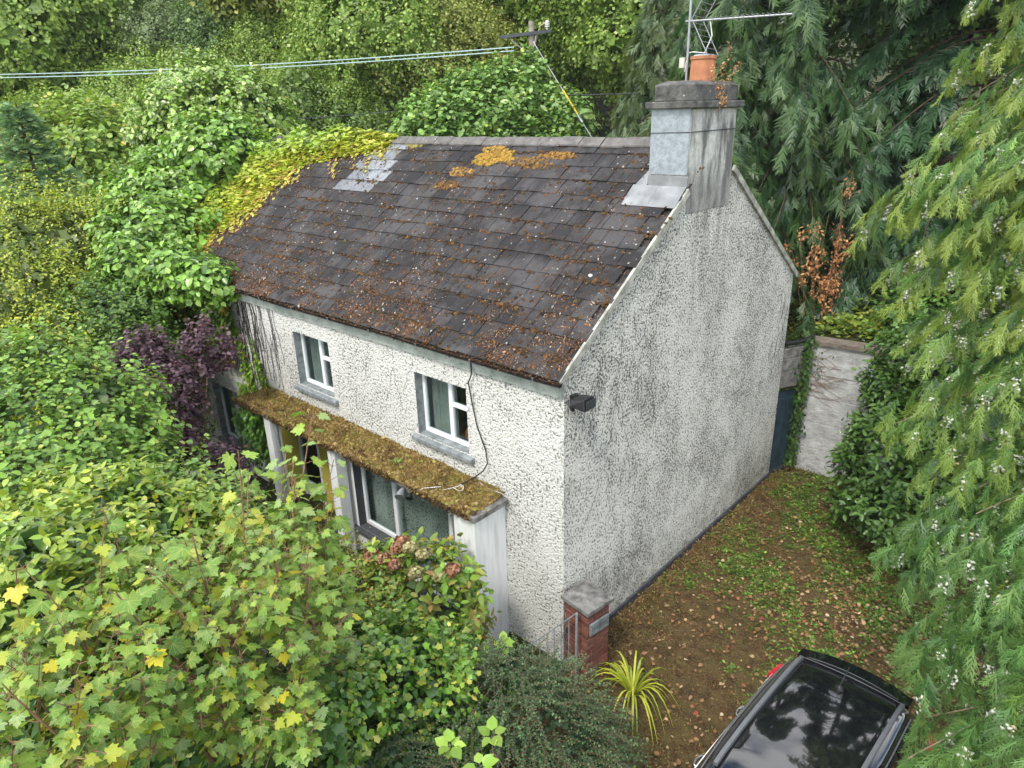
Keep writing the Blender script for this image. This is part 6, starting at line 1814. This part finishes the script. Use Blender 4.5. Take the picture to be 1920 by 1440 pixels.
# ------------------------------------------------------------------ ground cover
def scatter_ground(n, fn):
    x_, y_ = rng.uniform(.05, 5.6, n), rng.uniform(-4, 8.3, n)
    ok = fn(x_, y_) > rng.random(n)
    return x_[ok], y_[ok]
def nz(x, y, f, ph): return (np.sin(x * f + ph) * np.sin(y * f * 1.1 + ph * 2) + np.sin((x + y) * f * .7 + ph) * .7) * .5
gc = thing("ground_weeds", "green creeping weeds over the far part of the drive", "weeds", (1.8, 5.5, 0))
def rosettes(x_, y_, per, rad, hgt):
    """tufted clumps: leaves gathered round each centre"""
    n = len(x_)
    r_ = rad * rng.uniform(.4, 1.5, n)
    o_ = rng.normal(size=(n, per, 2)) * (r_ * .6)[:, None, None]
    d2 = (o_ ** 2).sum(-1) / (r_[:, None] ** 2)
    h_ = .02 + (hgt * rng.uniform(.3, 1.3, n))[:, None] * np.exp(-d2) * rng.uniform(.3, 1, (n, per))
    P_ = np.stack([x_[:, None] + o_[..., 0], y_[:, None] + o_[..., 1], h_], -1)
    out_ = np.concatenate([o_ / (r_[:, None, None] + 1e-6), np.full((n, per, 1), .15)], -1)
    ok = (P_[..., 0] > .06)
    return P_[ok], out_[ok], np.repeat(np.arange(n), per).reshape(n, per)[ok]
x_, y_ = scatter_ground(9500, lambda x, y: (smooth(1.9, 4.6, y + .3 * x + 2.0 * nz(x, y, 1.7, 1)) * (.12 + .8 * (nz(x, y, 2.9, 4) > -.1)) + .05 * (nz(x, y, 2.3, 2) > .3)) * .75)
P_, o_, id_ = rosettes(x_, y_, 13, .08, .09)
n = len(P_)
tone = (1 + .25 * rng.normal(size=(len(x_), 1))).clip(.5, 1.6)[id_]
foliage("foliage", [place(T_small, P_, o_ * .8 + .5 * rnd3(n) * [1, 1, .4], Z3 + .4 * rnd3(n), rng.uniform(.03, .075, n), pal([(.10, .18, .025), (.145, .24, .035), (.065, .125, .02), (.22, .24, .035)], n, (3, 2, 3, .5)) * tone)], gc, kind='stuff')
gc["kind"] = "stuff"
dm = thing("dry_moss_tufts", "brown dry moss and seed heads along the gable foot", "moss", (.6, 2.5, 0))
x_, y_ = scatter_ground(7600, lambda x, y: .22 + .4 * (nz(x, y, 2.1, 6) > .1) + .7 * smooth(1.5, .3, x) * smooth(.5, 1.2, y))
P_, o_, id_ = rosettes(x_, y_, 13, .07, .035)
n = len(P_)
P_[:, 2] += rng.random(n) ** 2 * .2 * smooth(.9, .15, P_[:, 0]) * smooth(.5, 1.2, P_[:, 1])
xw, yw = rng.uniform(.06, .34, 700), rng.uniform(.7, 7.2, 700)
Pw, ow, iw = rosettes(xw, yw, 16, .07, .14)
P_, o_, id_ = np.concatenate([P_, Pw]), np.concatenate([o_, ow]), np.concatenate([id_, iw % len(x_)])
n = len(P_)
base_ = pal([(.19, .135, .05), (.13, .08, .035), (.27, .2, .10), (.17, .16, .045), (.09, .055, .03), (.2, .09, .05)], len(x_), var=.25)[id_]
foliage("tufts", [place(T_small, P_, o_ * .5 + .8 * rnd3(n) + [0, 0, .4], rnd3(n) + Z3 * .6, rng.uniform(.02, .055, n), base_ * (1 + .2 * rng.normal(size=(n, 1))).clip(.5, 1.6), wid=.55)], dm, M_dry)
dm["kind"] = "stuff"
lf = thing("leaf_litter", "fallen brown and tan leaves scattered over the drive", "leaves", (2.2, 2.5, 0))
x_, y_ = scatter_ground(16000, lambda x, y: .16 + .6 * np.exp(-((x - 3.0) ** 2 / 1.6 + (y - 3.8) ** 2 / 1.8)))
n = len(x_)
foliage("dead_leaves", [place(T_broad, np.stack([x_, y_, .045 + .04 * rng.random(n)], 1), rnd3(n) * [1, 1, .3], Z3 + .55 * rnd3(n), rng.uniform(.03, .08, n), pal([(.26, .15, .07), (.18, .09, .04), (.36, .26, .14), (.22, .06, .035), (.42, .34, .22)], n, (3, 3, 1.5, .5, .4)))], lf, M_dry)
lf["kind"] = "stuff"
# strappy plant by the pier
sp = thing("strappy_plant", "yellow green strap leaved plant beside the brick pier", "plant", (1.16, .1, .0))
for i in range(46):
    az = rng.random() * 6.283; l_ = rng.uniform(.35, .85); ht = rng.uniform(.4, .8)
    b = B()
    m = 8
    wdt = rng.uniform(.009, .016)
    sd = np.array([-math.sin(az), math.cos(az), 0]); dr = np.array([math.cos(az), math.sin(az), 0])
    pts = [np.array([1.16, .1, .02]) + dr * (l_ * t) + Z3 * (ht * (1.7 * t - 1.75 * t * t) * 1.4) for t in np.linspace(0, 1, m)]
    for j in range(m - 1):
        w0, w1 = wdt * (1 - (j / (m - 1)) ** 3), wdt * (1 - ((j + 1) / (m - 1)) ** 3) + .001
        b.poly([pts[j] - sd * w0, pts[j] + sd * w0, pts[j + 1] + sd * w1, pts[j + 1] - sd * w1])
    me = b.mesh("blade", M_leaf)
    at_ = me.attributes.new('col', 'FLOAT_COLOR', 'POINT')
    cc = pal([(.32, .36, .03), (.24, .32, .03), (.42, .40, .05)], 1)[0]
    at_.data.foreach_set('color', np.tile(np.array([*cc, 1], np.float32), len(me.vertices)))
    link("blade", me, sp)
# bramble sprigs standing out in front of the cotoneaster
def sprig(name, label, c, n, size, cols):
    t_ = thing(name, label, "sprig", c)
    b = B(); b.tube([np.array(c) - Z3 * .5 + [.1, .1, 0], np.array(c) - Z3 * .2, np.array(c)], [.006, .005, .003], 5); b.obj("stem", M_twig, t_)
    for i in range(n):
        az = i * 2.4 + rng.normal() * .2
        tip = np.array([math.cos(az), math.sin(az), .15 + rng.normal() * .2])[None]
        P_ = np.array(c)[None] + tip * .03 - Z3 * (.035 * (i // 4))
        V, F, C_ = place(T_broad, P_, tip, Z3[None] + .2 * rnd3(1), np.array([size * rng.uniform(.75, 1.1)]), pal(cols, 1))
        link("leaf", mesh_np("sprig_leaf", V, F, M_leaf, C_), t_)
LG = [(.2, .34, .04), (.27, .4, .06)]
for nm, c, n in (("light green bramble sprig low beside the ivy mound", (1.62, -3.62, 2.72), 7), ("light green bramble sprig over the cotoneaster's lower edge", (1.75, -3.25, 2.62), 6), ("light green bramble sprig at the very bottom of the cotoneaster", (1.98, -3.62, 2.75), 7), ("light green leaves poking from the top of the cotoneaster", (.72, -2.0, 2.18), 8)):
    sprig("bramble_sprig", nm, c, n, .13, LG)
t_ = thing("bottom_sprigs", "light green leafy shoots at the cotoneaster's right foot", "plant", (2.2, -1.7, .1))
EL = [(2.35, -1.75, .55, .3, .35, .35), (2.3, -2.2, .8, .3, .3, .35)]
P, N = hull(EL, 34, -.5, .2)
foliage("foliage", shoots(P, N, .25, 6, T_broad, .10, LG, .5, .35, .2, None, .7, stem=.004), t_)

# ------------------------------------------------------------------ thin summer haze in the valley air
hz = B(); hz.box(-135, 60, -40, 125, -2.5, 46)
k = NT("haze_air")
k.t.nodes.remove(k.b)
vol = k.n("ShaderNodeVolumePrincipled", Density=.0003)
vol.inputs['Color'].default_value = (.88, .93, 1.0, 1)
k.link(vol.outputs[0], k.t.nodes['Material Output'].inputs['Volume'])
hzo = link("haze", hz.mesh("haze", k.m))
tag(hzo, kind='stuff', label="thin pale haze in the air over the wooded valley", cat="haze")
